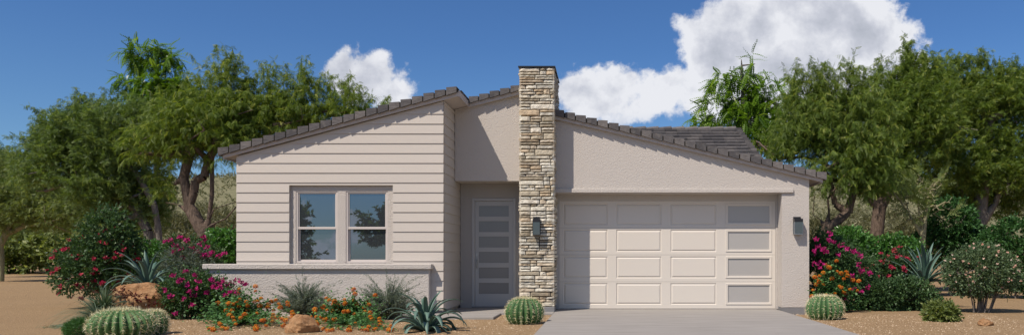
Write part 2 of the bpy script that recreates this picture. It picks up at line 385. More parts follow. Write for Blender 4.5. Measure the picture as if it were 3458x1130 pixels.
siding().build('siding_wall', M['siding'], house)
mb = MB()  # core of the left block, left side and back
wx0, wx1, wz1 = X_(977.2, S(Y1)), X_(1327, S(Y1)), Z_(624.7, S(Y1))
zc = lambda x: soL(x)+.02
YI = Y1+.06
mb.prism_y([(XL+.01, -.2), (wx0, -.2), (wx0, zc(wx0)), (XL+.01, zc(XL+.01))], Y1+.031, Y1+.25)
mb.prism_y([(wx1, -.2), (XR-.031, -.2), (XR-.031, zc(XR)), (wx1, zc(wx1))], Y1+.031, Y1+.25)
mb.prism_y([(wx0+.001, wz1), (wx1-.001, wz1), (wx1-.001, zc(wx1)), (wx0+.001, zc(wx0))], Y1+.0315, Y1+.2495)
mb.prism_y([(XL+.012, -.2), (XR-.033, -.2), (XR-.033, zc(XR)), (XL+.012, zc(XL))], Y1+.45, YB)
mb.prism_y([(XL+.013, -.2), (XL+.25, -.2), (XL+.25, zc(XL)), (XL+.013, zc(XL))], Y1+.25, Y1+.45)
mb.prism_y([(XR-.25, -.2), (XR-.034, -.2), (XR-.034, zc(XR)-.05), (XR-.25, zc(XR)-.05)], Y1+.25, Y1+.45)
mb.build('side_wall', M['stucco'], house)
mb = MB(); mb.box(XL+.03, XR-.04, Y1+.02, Y1+.3, -.2, ZS0-.006)
mb.build('foundation', M['stem'], house)
# ---- window surround and windows
sI = S(YI); wb = Z_(888, sI); wt = wz1
w1 = (X_(999, sI), X_(1140.3, sI)); w2 = (X_(1168, sI), X_(1309.4, sI)); wtop = Z_(645, sI); wbot = Z_(887.5, sI)
mb = MB(); y0, y1 = YI, YI+.16
mb.box(wx0+.001, w1[0], y0, y1, wbot-.3, wt-.001); mb.box(w1[1], w2[0], y0, y1, wbot-.3, wt-.001); mb.box(w2[1], wx1-.001, y0, y1, wbot-.3, wt-.001)
for a, b in (w1, w2): mb.box(a, b, y0, y1, wtop, wt-.001); mb.box(a, b, y0, y1, wbot-.3, wbot)
mb.build('window_surround', M['stucco_low'], house)
def window(x0, x1, z0, z1, y):
    fr = MB(); t = .04; d0, d1 = y+.012, y+.12
    fr.box(x0, x0+t, d0, d1, z0, z1, bev=.004); fr.box(x1-t, x1, d0, d1, z0, z1, bev=.004)
    fr.box(x0+t, x1-t, d0, d1, z1-t*.8, z1, bev=.004); fr.box(x0+t, x1-t, d0-.004, d1, z0, z0+t*1.1, bev=.004)
    f = fr.build('window', M['trim'], house)
    zm = z0+(z1-z0)*.485
    up = MB(); s = .022; a0, a1 = d0+.018, d0+.055; xa, xb = x0+t, x1-t
    up.box(xa, xa+s, a0, a1, zm, z1-t*.8); up.box(xb-s, xb, a0, a1, zm, z1-t*.8); up.box(xa+s, xb-s, a0, a1, z1-t*.8-s, z1-t*.8)
    up.box(xa, xb, a0-.012, a1, zm-.02, zm+.03, bev=.004)
    up.box(xa, xa+s+.008, a1+.001, a1+.03, z0+t, zm-.02); up.box(xb-s-.002, xb, a1+.001, a1+.03, z0+t, zm-.02); up.box(xa+s+.008, xb-s-.002, a1+.001, a1+.03, z0+t*1.1, z0+t*1.1+s*1.4)
    up.build('sash', M['trim'], f)
    g = MB(); g.box(xa+s, xb-s, a0+.02, a0+.026, zm+.03, z1-t*.8-s); g.build('pane', M['glass'], f)
    g = MB(); g.box(xa+s+.008, xb-s-.002, a1+.014, a1+.02, z0+t*1.1+s*1.4, zm-.02); g.build('pane', M['glass'], f)
window(w1[0], w1[1], wbot, wtop, YI); window(w2[0], w2[1], wbot, wtop, YI)
mb = MB(); mb.box(wx0, wx1, Y1+.3, Y1+.44, .2, wt); mb.build('dark_room_backing', M['black'], house)  # black panel standing in for the unlit room behind the panes
# ---- roofs
TE = .240
BACK = []
def gap_backing(r):
    mb = MB(); b = BACK.pop(); mb.prism_y(b[:4], b[4], b[5]); mb.build('gap_shade_backing', M['mortar'], r)  # near-black backing paints the shade in the gaps between rake tiles
def rake_tiles(mb, xa, xb, zf, yfront, h=.115, wdt=.20):
    """row of rake tiles along a sloping edge; zf(x) is the fascia top line; xa is the low end"""
    sgn = 1 if xb > xa else -1
    L = abs(xb-xa); n = max(1, round(L/TE)); st = L/n
    lo, hi = min(xa, xb)+.02, max(xa, xb)-.01
    BACK.append([(lo, zf(lo)-.002), (hi, zf(hi)-.002), (hi, zf(hi)+h-.03), (lo, zf(lo)+h-.03), yfront-.05, yfront+wdt-.01])
    for i in range(n):
        x0 = xa+sgn*st*i; x1 = x0+sgn*(st+.02)
        j = (rnd.random()-.5)*.008
        # low end of each tile sits proud of the tile below it
        h0, h1 = h+.024+j, h-.012+j
        x1 = x0+sgn*(st-.026)
        p = [(x0, zf(x0)-.026), (x1, zf(x1)-.008), (x1, zf(x1)+h1), (x0, zf(x0)+h0)]
        if sgn < 0: p = [p[1], p[0], p[3], p[2]]
        a = rnd.random()
        yo = yfront-.072
        n_ = 4
        vs = [(x, yo+(.0 if abs(x-x0) < 1e-6 else .012), z) for x, z in p]+[(x, yfront+wdt, z) for x, z in p]
        mb.add(vs, [(0, 1, 2, 3), (7, 6, 5, 4), (0, 4, 5, 1), (1, 5, 6, 2), (2, 6, 7, 3), (3, 7, 4, 0)], a)
def field_tiles(mb, xa, xb, zf, y0, y1, h=.075):
    sgn = 1 if xb > xa else -1; L = abs(xb-xa); n = max(1, round(L/.36)); st = L/n
    ny = int((y1-y0)/.33)
    for i in range(n):
        x0 = xa+sgn*st*i; x1 = x0+sgn*(st+.03)
        for k in range(ny):
            ya = y0+(y1-y0)*k/ny; yb = y0+(y1-y0)*(k+1)/ny-.006
            xs = (x0, x1); a = rnd.random()
            z00, z01 = zf(x0)+h+.022, zf(x1)+h-.008
            vs = [(x0, ya, z00), (x1, ya, z01), (x1, yb, z01), (x0, yb, z00), (x0, ya, z00-.05), (x0, yb, z00-.05)]
            mb.add(vs, [(0, 1, 2, 3) if sgn > 0 else (3, 2, 1, 0), (0, 3, 5, 4) if sgn > 0 else (4, 5, 3, 0)], a)
def roof(name, xa, xb, zf_bot, yf, yb, fh=.11, xt=None, rakeend=True):
    """mono-pitch roof; zf_bot(x)=soffit line; xa low end, xb high end"""
    lo, hi = min(xa, xb), max(xa, xb)
    t = MB(); zt = lambda x: zf_bot(x)+fh
    rake_tiles(t, xt if xt is not None else xa, xb, zt, yf)
    field_tiles(t, xt if xt is not None else xa, xb, zt, yf+.201, yb)
    r = t.build('roof', M['tile'], house); gap_backing(r)
    f = MB(); f.prism_y([(lo, zf_bot(lo)), (hi, zf_bot(hi)), (hi, zt(hi)), (lo, zt(lo))], yf, yf+.045)
    f.box(xa-.02 if xa < xb else xa, xa if xa < xb else xa+.02, yf+.002, yb, zf_bot(xa)-.02, zt(xa)-.01)
    f.box(xb if xa < xb else xb-.02, xb+.02 if xa < xb else xb, yf+.003, yb, zf_bot(xb)-.01, zt(xb)+.03)
    f.build('fascia', M['fascia'], r)
    s_ = MB(); s_.prism_y([(lo+.002, zf_bot(lo)+.018), (hi-.002, zf_bot(hi)+.018), (hi-.002, zf_bot(hi)+.075), (lo+.002, zf_bot(lo)+.075)], yf+.046, yb-.01)
    s_.build('soffit', M['fascia'], r)
    return r
sF = S(Y1-OV)
xLe = X_(755, sF); xRe = X_(1547.5, sF)
zfL = lambda x: Z_(533, sF)+(x-xLe)*((533-324)/(1547.5-755))
roof('roof', xLe, xRe, zfL, Y1-OV, YB+.3, fh=.085, xt=X_(741, sF))
# entry roof
sE = S(Y2-OV); xe0 = X_(1560, sE); xe1 = -1.40
zfE = lambda x: Z_(362, sE)+(x-X_(1581.7, sE))*.252
def entry_roof():
    t = MB(); zt = lambda x: zfE(x)+.095; ra = xRe+.03
    n = 16; yf = Y2-OV
    rake_tiles(t, ra, xe1, zt, yf, h=.10); field_tiles(t, ra, xe1, zt, yf+.201, YB)
    r = t.build('roof', M['tile'], house); gap_backing(r)
    f = MB(); f.prism_y([(ra-.0, zfE(ra)), (xe1, zfE(xe1)), (xe1, zt(xe1)), (ra, zt(ra))], yf, yf+.045)
    f.prism_y([(xR0 := XR+.03, zfE(XR)), (ra-.001, zfE(ra)), (ra-.001, zfE(ra)+.03), (xR0, zfE(XR)+.03)], yf+.001, yf+.04)
    f.box(xe1, xe1+.03, yf+.002, YB, zfE(xe1)-.01, zt(xe1)+.09)
    f.build('fascia', M['fascia'], r)
    s_ = MB(); s_.prism_y([(XR+.02, zfE(XR)+.018), (xe1-.002, zfE(xe1)+.018), (xe1-.002, zfE(xe1)+.06), (XR+.02, zfE(XR)+.06)], yf+.046, YB-.1)
    s_.build('soffit', M['fascia'], r)
entry_roof()
# garage roof
sG = S(YG-OV); xg1 = X_(2775.7, sG); zfG = lambda x: Z_(613.8, sG)+(xg1-x)*.2355
xgt = X_(2788.6, sG)
roof('roof', xg1, -1.62, zfG, YG-OV, YB+.3, fh=.085, xt=xgt)
# rear gable roof
def rear_roof():
    Yr = 24.0; Zr = Z_(437, S(Yr)); x0, x1 = -1.3, X_(2484, S(Yr)); kk = .405; n = 13; dy_ = .345
    t = MB()
    for i in range(n):
        ya = Yr-dy_*(i+1)-.03; yb = Yr-dy_*i; za = Zr-kk*(Yr-ya); zb = Zr-kk*(Yr-yb)
        x = x0-rnd.random()*.3
        while x < x1:
            xn = min(x+.36, x1); a = rnd.random()
            t.add([(x, ya, za+.085), (xn-.006, ya, za+.085), (xn-.006, yb, zb+.01), (x, yb, zb+.01), (x, ya+.03, za-.02), (xn-.006, ya+.03, za-.02)], [(0, 1, 2, 3), (4, 5, 1, 0)], a)
            x = xn
    for i in range(int((x1-x0)/.4)+1):
        xa = x1-.4*(i+1); a = rnd.random()
        t.tube([(xa-.02, Yr, Zr-.005+.0), (xa+.4, Yr, Zr+.02)], [.075, .09], 8, a)
    for i in range(16):
        ya = Yr-.3*(i+1); za = Zr-kk*(Yr-ya)
        t.box(x1-.03, x1+.13, ya, ya+.31, za+.02-.0, za+.13, rnd.random())
    # rear slope
    t.add([(x0, Yr, Zr), (x1+.1, Yr, Zr), (x1+.1, Yr+3, Zr-1.2), (x0, Yr+3, Zr-1.2)], [(0, 1, 2, 3)], .5)
    r = t.build('roof', M['tile'], house)
    g = MB(); g.prism_x([(Yr-4.7, 2.5), (Yr+3, 2.5), (Yr+3, Zr-1.25), (Yr, Zr-.03), (Yr-4.7, Zr-kk*4.7-.03)], x1-.25, x1-.05)
    g.build('gable_wall', M['stucco'], r)
rear_roof()
# ---- entry walls
zh = 2.855; xc0, xc1 = X_(1751.5, S(YC)), X_(1873.4, S(YC))
mb = MB()
mb.prism_y([(XR+.02, zh), (-1.5, zh), (-1.5, zfE(-1.5)+.02), (XR+.02, zfE(XR)+.02)], Y2, Y3+.2)
mb.build('entry_wall', M['stucco'], house)
mb = MB(); dX0, dX1 = X_(1540+112/1.754, S(Y3)), X_(1540+337/1.754, S(Y3)); dZ1 = 2.455
xb1 = -1.62
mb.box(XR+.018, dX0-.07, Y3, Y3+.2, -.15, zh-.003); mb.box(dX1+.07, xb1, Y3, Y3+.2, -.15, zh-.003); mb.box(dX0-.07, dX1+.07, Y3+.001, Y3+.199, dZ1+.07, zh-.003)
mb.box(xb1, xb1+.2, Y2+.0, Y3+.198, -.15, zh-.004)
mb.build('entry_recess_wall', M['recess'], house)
# ---- front door
d = MB(); d.box(dX0-.068, dX0-.003, Y3-.015, Y3+.1, .0, dZ1+.068, bev=.006); d.box(dX1+.003, dX1+.068, Y3-.015, Y3+.1, .0, dZ1+.068, bev=.006); d.box(dX0-.003, dX1+.003, Y3-.014, Y3+.1, dZ1+.004, dZ1+.067, bev=.006)
fd = d.build('front_door', M['fdoor'], house)
d = MB(); yd = Y3+.03; xs0 = dX0+.085; xs1 = dX1-.10
q = lambda y: CAMZ+(V0-(600+y/1.754))/S(Y3+.03)
d.box(dX0, xs0, yd, yd+.045, .012, dZ1); d.box(xs1, dX1, yd, yd+.045, .012, dZ1)
rows = [(165, 228), (255, 320), (346, 411), (437, 502), (529, 593), (620, 685)]
prev = dZ1
for a, b in rows:
    d.box(xs0, xs1, yd, yd+.045, q(a), prev); prev = q(b)
d.box(xs0, xs1, yd, yd+.045, .012, prev)
d.build('door_leaf', M['fdoor'], fd)
for a, b in rows:
    d = MB(); d.box(xs0, xs1, yd+.018, yd+.03, q(b), q(a)); d.build('door_pane', M['fpane'], fd)
h = MB(); hx = X_(1540+123/1.754, S(Y3)); h.box(hx-.022, hx+.022, yd-.008, yd, q(540), q(478), bev=.004); h.tube([(hx, yd-.008, q(483)), (hx, yd-.05, q(490)), (hx, yd-.055, q(510)), (hx, yd-.04, q(528)), (hx, yd-.008, q(534))], .010, 8)
h.tube([(hx-.005, yd-.03, q(486)), (hx+.01, yd-.035, q(482))], .012, 8)
h.build('door_handle', M['metal'], fd)
h = MB(); h.tube([(hx, yd, q(454)), (hx, yd-.022, q(454))], [.028, .024], 12); h.build('deadbolt', M['metal'], fd)
# ---- chimney
zc1 = Z_(224.2, S(YC)); zc0 = .105; ybk = YD-.0
ch = MB(); ch.box(xc0+.035, xc1-.035, YC+.035, ybk+.6, zc0, zc1-.02)
chim = ch.build('stone_chimney', M['mortar'], house)
def stones():
    mb = MB()
    def stone(u0, u1, z0, z1, face):
        g = .0085; a = rnd.random(); pr = rnd.uniform(0, .028); nu = max(2, int((u1-u0)/.05)); nz = 3
        u0 += g; u1 -= g; z0 += g; z1 -= g
        if u1-u0 < .01 or z1-z0 < .008: return
        vs = []; fs = []; sd_ = rnd.random()*50
        for j in range(nz+1):
            for i in range(nu+1):
                fu, fz = i/nu, j/nz; e = (i in (0, nu)) or (j in (0, nz))
                d_ = -.008 if e else pr+noise.noise(Vector((u0*9+fu*(u1-u0)*14, z0*9+fz*2.3, sd_)))*.016
                uu = u0+(u1-u0)*fu+(0 if e else rnd.uniform(-.003, .003)); zz = z0+(z1-z0)*(fz if nz < 3 else (0, .18, .82, 1)[j])
                if e: uu += noise.noise(Vector((uu*20, zz*20, 3.1)))*.005; zz += noise.noise(Vector((uu*16, zz*20, 7.7)))*.006
                vs.append((uu, d_, zz))
        pts = []
        for (uu, d_, zz) in vs:
            pts.append((uu, YC+.03-d_-.012, zz) if face == 0 else (xc1-.03+d_+.012, uu, zz) if face == 1 else (xc0+.03-d_-.012, uu, zz))
        k = len(pts)
        for j in range(nz):
            for i in range(nu):
                f = (j*(nu+1)+i, j*(nu+1)+i+1, (j+1)*(nu+1)+i+1, (j+1)*(nu+1)+i); fs.append(f if face < 2 else f[::-1])
        # side skirts back into the mortar
        ring = [i for i in range(nu+1)]+[j*(nu+1)+nu for j in range(1, nz+1)]+[nz*(nu+1)+i for i in range(nu-1, -1, -1)]+[j*(nu+1) for j in range(nz-1, 0, -1)]
        for r_ in ring:
            x, y, z = pts[r_]
            pts.append((x, YC+.05, z) if face == 0 else (xc1-.05, y, z) if face == 1 else (xc0+.05, y, z))
        m_ = len(ring)
        for i in range(m_):
            f = (ring[i], k+i, k+(i+1) % m_, ring[(i+1) % m_]); fs.append(f if face < 2 else f[::-1])
        mb.add(pts, fs, a)
    for face, (a0, a1) in enumerate(((xc0+.004, xc1-.004), (YC+.012, ybk+.6), (YC+.012, ybk+.6))):
        z = zc0
        while z < zc1-.03:
            hh = rnd.choice((.05, .065, .085, .10, .12, .14)); hh = min(hh, zc1-.022-z)
            if zc1-.022-(z+hh) < .04: hh = zc1-.022-z
            u = a0
            while u < a1-.001:
                wd = rnd.choice((.14, .24, .34, .44, .52)); un = min(u+wd, a1)
                if a1-un < .07: un = a1
                if hh > .1 and rnd.random() < .68:
                    f = rnd.uniform(.35, .65)
                    for (za, zb) in ((z, z+hh*f), (z+hh*f, z+hh)):
                        if un-u > .34 and rnd.random() < .4:
                            um = u+(un-u)*rnd.uniform(.3, .7); stone(u, um, za, zb, face); stone(um, un, za, zb, face)
                        else: stone(u, un, za, zb, face)
                else: stone(u, un, z, z+hh, face)
                u = un
            z += hh
    return mb
stones().build('stone_veneer', M['stone'], chim)
c = MB(); c.box(xc0-.012, xc1+.012, YC-.008, ybk+.62, zc1-.018, zc1+.008); c.build('chimney_cap', M['black'], chim)
c = MB(); c.box(xc0+.004, xc1-.002, YC+.006, YC+.5, -.3, zc0-.002, bev=.01); c.build('chimney_base', M['stem'], chim)
# ---- garage wall
gx1 = X_(2640.1, S(YG)); gxe = X_(2732.4, S(YG)); gz = 2.571; gxl = -1.2
mb = MB()
mb.prism_y([(gxl, gz), (gx1, gz), (gx1, zfG(gx1)+.02), (gxl, zfG(gxl)+.02)], YG, YG+.25)
mb.prism_y([(gx1, .063), (gxe, .063), (gxe, zfG(gxe)+.02), (gx1, gz+.0), (gx1, gz)][:3]+[(gx1, zfG(gx1)+.02)], YG, YG+.38)
mb.prism_y([(gxl, gz), (gx1, gz), (gx1, gz+.3), (gxl, gz+.3)], YG+.25, YG+.6)
mb.prism_x([(YG+.38, .063), (YB, .063), (YB, zfG(gxe)+.01), (YG+.38, zfG(gxe)+.01)], gxe-.22, gxe-.001)
mb.prism_y([(-1.6, .0), (gxe-.2, .0), (gxe-.2, zfG(gxe)), (-1.6, zfG(-1.6))], YB-.2, YB)
mb.prism_x([(Y2+.3, zfG(-1.45)-.3), (YB, zfG(-1.45)-.3), (YB, zfE(-1.45)+.05), (Y2+.3, zfE(-1.45)+.05)], -1.6, -1.45)
mb.build('garage_wall', M['stucco'], house)
mb = MB(); mb.box(gx1+.003, gxe-.003, YG+.006, YG+.37, -.3, .0625); mb.box(gxe-.2, gxe-.003, YG+.37, YB, -.3, .0625); mb.build('foundation', M['stem'], house)
mb = MB(); bz0, bz1 = 2.577, 2.668
mb.box(xc1-.1, X_(2680.2, S(YG-.045)), YG-.045, YG-.0005, bz0, bz1, bev=.008)
mb.build('header_band', M['stucco'], house)
# door surround at door plane
gX0, gX1 = X_(1888.8, S(YD)), X_(2618.3, S(YD)); gZ0, gZ1 = 0.006, Z_(677.6, S(YD))
mb = MB(); mb.box(gX0-.3, gX1+.2, YD-.015, YD+.1, gZ1+.004, gz+.1); mb.box(gX1+.004, gX1+.3, YD-.016, YD+.1, 0, gZ1+.004); mb.box(gX0-.35, gX0-.004, YD-.016, YD+.1, 0, gZ1+.004)
mb.build('door_surround', M['stucco'], house)
# ---- garage door
def gdoor():
    rowh = (gZ1-gZ0)/4; cw = (gX1-gX0)/4
    sg = 1.4775
    cols = [(92, 313), (356, 582), (627, 856), (902, 1132)]
    rws = [(188, 294), (317, 427), (450, 558), (583, 690)]
    ux = lambda x: X_(1840+x/sg, S(YD)); vz = lambda y: Z_(560+y/sg, S(YD))
    root = None
    for r in range(4):
        zt = gZ1-rowh*r-(.002 if r else 0); zb = gZ1-rowh*(r+1)+.002
        mb = MB(); y = YD
        pz0, pz1 = vz(rws[r][1]), vz(rws[r][0]); xs = [gX0]
        # stile grid
        mb.box(gX0, gX1, y, y+.04, pz1, zt); mb.box(gX0, gX1, y+.0002, y+.04, zb, pz0)
        x = gX0
        for (a, b) in cols:
            mb.box(x, ux(a), y+.0001, y+.04, pz0, pz1); x = ux(b)
        mb.box(x, gX1, y+.0001, y+.04, pz0, pz1)
        def ring(xa, xb, za, zb_, ya, xc, xd, zc_, zd, yb):
            vs = [(xa, ya, za), (xb, ya, za), (xb, ya, zb_), (xa, ya, zb_), (xc, yb, zc_), (xd, yb, zc_), (xd, yb, zd), (xc, yb, zd)]
            mb.add(vs, [(0, 1, 5, 4), (1, 2, 6, 5), (2, 3, 7, 6), (3, 0, 4, 7)])
        for ci, (a, b) in enumerate(cols):
            xa, xb = ux(a), ux(b)
            if ci < 3:
                ring(xa, xb, pz0, pz1, y, xa+.018, xb-.018, pz0+.018, pz1-.018, y+.016)
                ring(xa+.018, xb-.018, pz0+.018, pz1-.018, y+.016, xa+.05, xb-.05, pz0+.05, pz1-.05, y-.001)
                mb.add([(xa+.05, y-.001, pz0+.05), (xb-.05, y-.001, pz0+.05), (xb-.05, y-.001, pz1-.05), (xa+.05, y-.001, pz1-.05)], [(0, 1, 2, 3)])
            else:
                ring(xa, xb, pz0, pz1, y, xa+.006, xb-.006, pz0+.006, pz1-.006, y-.014)
                ring(xa+.006, xb-.006, pz0+.006, pz1-.006, y-.014, xa+.05, xb-.05, pz0+.045, pz1-.045, y-.010)
                ring(xa+.05, xb-.05, pz0+.045, pz1-.045, y-.010, xa+.056, xb-.056, pz0+.05, pz1-.05, y+.012)
        if root is None:
            root = mb.build('garage_door', M['gdoor'], house)
        else: mb.build('door_section', M['gdoor'], root)
        a, b = cols[3]; g = MB(); g.box(ux(a)+.05, ux(b)-.05, y+.0125, y+.02, pz0+.045, pz1-.045); g.build('door_pane', M['frost'], root)
    s_ = MB(); s_.box(gX0, gX1, YD+.01, YD+.03, -.002, .008); s_.build('door_seal', M['black'], root)
    b_ = MB(); b_.box(gX0+.01, gX1-.01, YD+.041, YD+.05, .01, gZ1); b_.build('door_backing', M['black'], root)
gdoor()
# ---- lamps
def lamp(u0, u1, v0, v1, yw, label, side):
    s = S(yw-.08); x0, x1 = X_(u0, s), X_(u1, s); z1, z0 = Z_(v0, s), Z_(v1, s)
    t = thing('wall_lamp', ((x0+x1)/2, yw, (z0+z1)/2), label, 'wall lamp', 'box lamps on the house front')
    b = MB(); b.box(x0, x1-.02, yw-.03, yw-.001, z0+.01, z1+.0, bev=.003); b.build('back_plate', M['black'], t)
    b = MB(); b.box(x0, x1, yw-.15, yw-.031, z1-.115, z1-.045, bev=.004); b.build('hood', M['black'], t)
    b = MB(); b.box(x0-.001, x1+.001, yw-.151, yw-.0315, z0, z0+.018, bev=.003)
    for xa in (x0, x1-.007):
        for ya in (yw-.15, yw-.04): b.box(xa, xa+.007, ya, ya+.007, z0+.018, z1-.115)
    b.build('cage', M['metal'] if side else M['black'], t)
    b = MB(); b.box(x0+.007, x1-.007, yw-.146, yw-.04, z0+.018, z1-.1155); b.build('lamp_glass', M['lglass'], t)
lamp(1799.6, 1824.8, 730.7, 793.9, YC-.02, 'black box wall lamp mounted on the stone chimney', 0)
lamp(2681, 2709.6, 730.8, 791, YG, 'black box wall lamp on the stucco pier right of the garage door', 1)
# ---- low wall in front of siding
YW = Y1-.17; YCp = Y1-.235
lw = thing('low_wall', (-5.8, 15.9, GZ), 'low stucco wall with thick cap running below the double window', 'wall')
sW = S(YW); sC = S(YCp)
mb = MB(); wl = X_(690, sW); wr = X_(1449.2, sW)
mb.box(wl, XL-.001, YW, Y1+.15, -.3, .99, bev=.012); mb.box(XL-.02, wr, YW+.0006, Y1-.022, -.3, .989, bev=.012); mb.build('wall_body', M['stucco_low'], lw)
mb = MB(); zc_t = Z_(890, sC); zc_b = Z_(908, sC)
mb.box(X_(682.3, sC), X_(1456.3, sC), YCp, Y1-.0205, zc_b, zc_t, bev=.012); mb.box(X_(682.3, sC)+.001, XL-.001, Y1-.03, Y1+.2, zc_b+.001, zc_t-.001, bev=.01)
mb.build('wall_cap', M['stucco_low'], lw)
# ---------------------------------------------------------------- ground, porch, driveway
def ground():
    xs = np.concatenate([np.linspace(-300, -30, 19), np.linspace(-28, 26, 80), np.linspace(30, 300, 19)])
    ys = np.concatenate([np.linspace(-80, 8, 12), np.linspace(9, 30, 60), np.linspace(32, 140, 55), np.linspace(150, 500, 12)])
    V = []
    for y in ys:
        for x in xs:
            z = GZ+noise.noise(Vector((x*.7, y*.7, 0)))*.012
            z -= .02*max(0, min(1, (13-y)/3))
            if y > 62: z += 15.0*(1-math.cos(min(1, (y-62)/75)*math.pi))/2+noise.noise(Vector((x*.03, y*.03, 5)))*2.2*min(1, (y-62)/30)
            if y > 160: z -= (y-160)*.03
            # ground lies below slabs and inside the house
            if -3.4 < x < 5.2 and y > 16.4 and y < 27: z = -.1
            if -1.3 < x < 4.1 and y < 17.5: z = min(z, -.05)
            V.append((x, y, z))
    n = len(xs); Fc = np.array([(j*n+i, j*n+i+1, (j+1)*n+i+1, (j+1)*n+i) for j in range(len(ys)-1) for i in range(n-1)])
    link_mesh('ground', V, Fc, M['ground'], smooth=True)['kind'] = 'structure'
ground()
mb = MB(); dl, dr = -1.083, 3.845
mb.box(dl, dr, -8, YD+.1, -.14, -.0015, bev=.006); mb.build('driveway', M['conc'], kind='structure')
mb = MB()
xs_ = -2.18; pf = 15.03; pm = 16.10
mb.box(XR+.02, xb1, pm, Y3+.1, -.12, .002); mb.box(XL+1.5, xs_, pf, pm-.0005, -.12, .0, bev=.008); mb.box(xs_+.0005, dl-.004, pm-.001, YC+.2, -.12, -.001, bev=.008)
mb.build('porch_slab', M['conc'], kind='structure')
mb = MB(); mb.box(dX0-.07, dX1+.07, Y3-.03, Y3+.1, .002, .03); mb.build('door_sill', M['stem'], fd)
def pebbles():
    n = 26000
    y = 11.2+rng.random(n)**.8*5.2; x = -8.5+rng.random(n)*16.5
    ok = ~((x > dl-.02) & (x < dr+.02)) & ~((x > -6.3) & (x < xs_+.02) & (y > pf-.02)) & ~((x > xs_-.02) & (x < dl) & (y > pm-.02))
    x, y = x[ok], y[ok]; n = len(x)
    T = np.array([(1, 0, 0), (-.5, .8, 0), (-.5, -.8, 0), (.1, .1, .75)]) ; TF = np.array([(0, 1, 3), (1, 2, 3), (2, 0, 3)])
    s = .006+rng.random(n)**3*.014; an = rng.random(n)*6.28
    c, s_ = np.cos(an), np.sin(an)
    V = np.empty((n, 4, 3)); tx_ = T[None, :, 0]*s[:, None]; ty_ = T[None, :, 1]*s[:, None]*(.6+rng.random((n, 1))*.5)
    V[:, :, 0] = x[:, None]+tx_*c[:, None]-ty_*s_[:, None]; V[:, :, 1] = y[:, None]+tx_*s_[:, None]+ty_*c[:, None]
    gz_ = np.array([GZ+noise.noise(Vector((a*.7, b*.7, 0)))*.012-.02*max(0, min(1, (13-b)/3)) for a, b in zip(x, y)])
    V[:, :, 2] = gz_[:, None]-.001+T[None, :, 2]*s[:, None]
    Fc = (TF[None]+(np.arange(n)*4)[:, None, None]).reshape(-1, 3)
    o = link_mesh('gravel', V.reshape(-1, 3), Fc, M['pebble'], var=np.repeat(rng.random(n), 3))
    tag(o, 'loose tan gravel spread over the planting beds', 'gravel', kind='stuff')
pebbles()
# ---------------------------------------------------------------- foliage engine
def norm(a): return a/np.maximum(np.linalg.norm(a, axis=-1, keepdims=True), 1e-9)
def frames(t):
    r = norm(rng.normal(size=t.shape)); s = norm(np.cross(t, r)); return s, np.cross(t, s)
def instance(T, TF, pos, t, size, var, side=None):
    """T template: x=side, y=normal, z=along t"""
    t = norm(t); s, n = frames(t)
    if side is not None: s = norm(side-t*np.sum(side*t, axis=1, keepdims=True)); n = np.cross(t, s)
    V = pos[:, None, :]+size[:, None, None]*(T[None, :, 0:1]*s[:, None, :]+T[None, :, 1:2]*n[:, None, :]+T[None, :, 2:3]*t[:, None, :])
    Fc = (TF[None]+(np.arange(len(pos))*len(T))[:, None, None]).reshape(-1, TF.shape[1])
    return V.reshape(-1, 3), Fc, np.repeat(var, len(TF))
def merge(parts):
    V = []; Fc = []; A = []; k = 0
    for v, f, a in parts: V.append(v); Fc.append(f+k); A.append(a); k += len(v)
    return np.concatenate(V), np.concatenate(Fc), np.concatenate(A)
def frond_T(pairs, ll, lw, ang=55, bend=.25, step=1.0, term=True):
    V = []; Fc = []
    def leaflet(b, d, L, wd, nrm):
        d = Vector(d).normalized(); sd_ = d.cross(Vector(nrm)).normalized(); k = len(V)
        V.extend([b, b+d*L*.45+sd_*wd/2, b+d*L, b+d*L*.45-sd_*wd/2]); Fc.append((k, k+1, k+2, k+3))
    for i in range(pairs):
        f = (i+.6)/pairs*step; c = Vector((0, bend*f*f, f)); a = math.radians(ang)
        taper = .55+.45*math.sin(math.pi*min(1, f*.85+.12))
        for sg in (-1, 1):
            leaflet(c, (sg*math.sin(a), .25, math.cos(a)), ll*taper, lw*taper, (0, 1, .1*sg))
    if term: leaflet(Vector((0, bend, step)), (0, .2, 1), ll*.9, lw, (0, 1, 0))
    return np.array([tuple(v) for v in V]), np.array(Fc)
PEP = frond_T(4, .36, .14, 45, .2)
PEPC = frond_T(3, .44, .19, 45, .2)
LOC = frond_T(7, .24, .15, 66, .45)
LEAF = (np.array([(0, 0, 0), (.26, .06, .42), (0, 0, 1), (-.26, .06, .42)]), np.array([(0, 1, 2, 3)]))
THIN = (np.array([(0, 0, 0), (.08, 0, .5), (0, 0, 1), (-.08, 0, .5)]), np.array([(0, 1, 2, 3)]))
def in_house(p):
    x, y, z = p[:, 0], p[:, 1], p[:, 2]
    L = (x > XL-.35) & (x < xRe) & (y > Y1-.4) & (y < YB+.4) & (z < 4.4+KL*(x+3.362)+.35)
    R = (x > -3.3) & (x < gxe+.45) & (y > 16) & (y < YB+.4) & (z < 5.3)
    return L | R
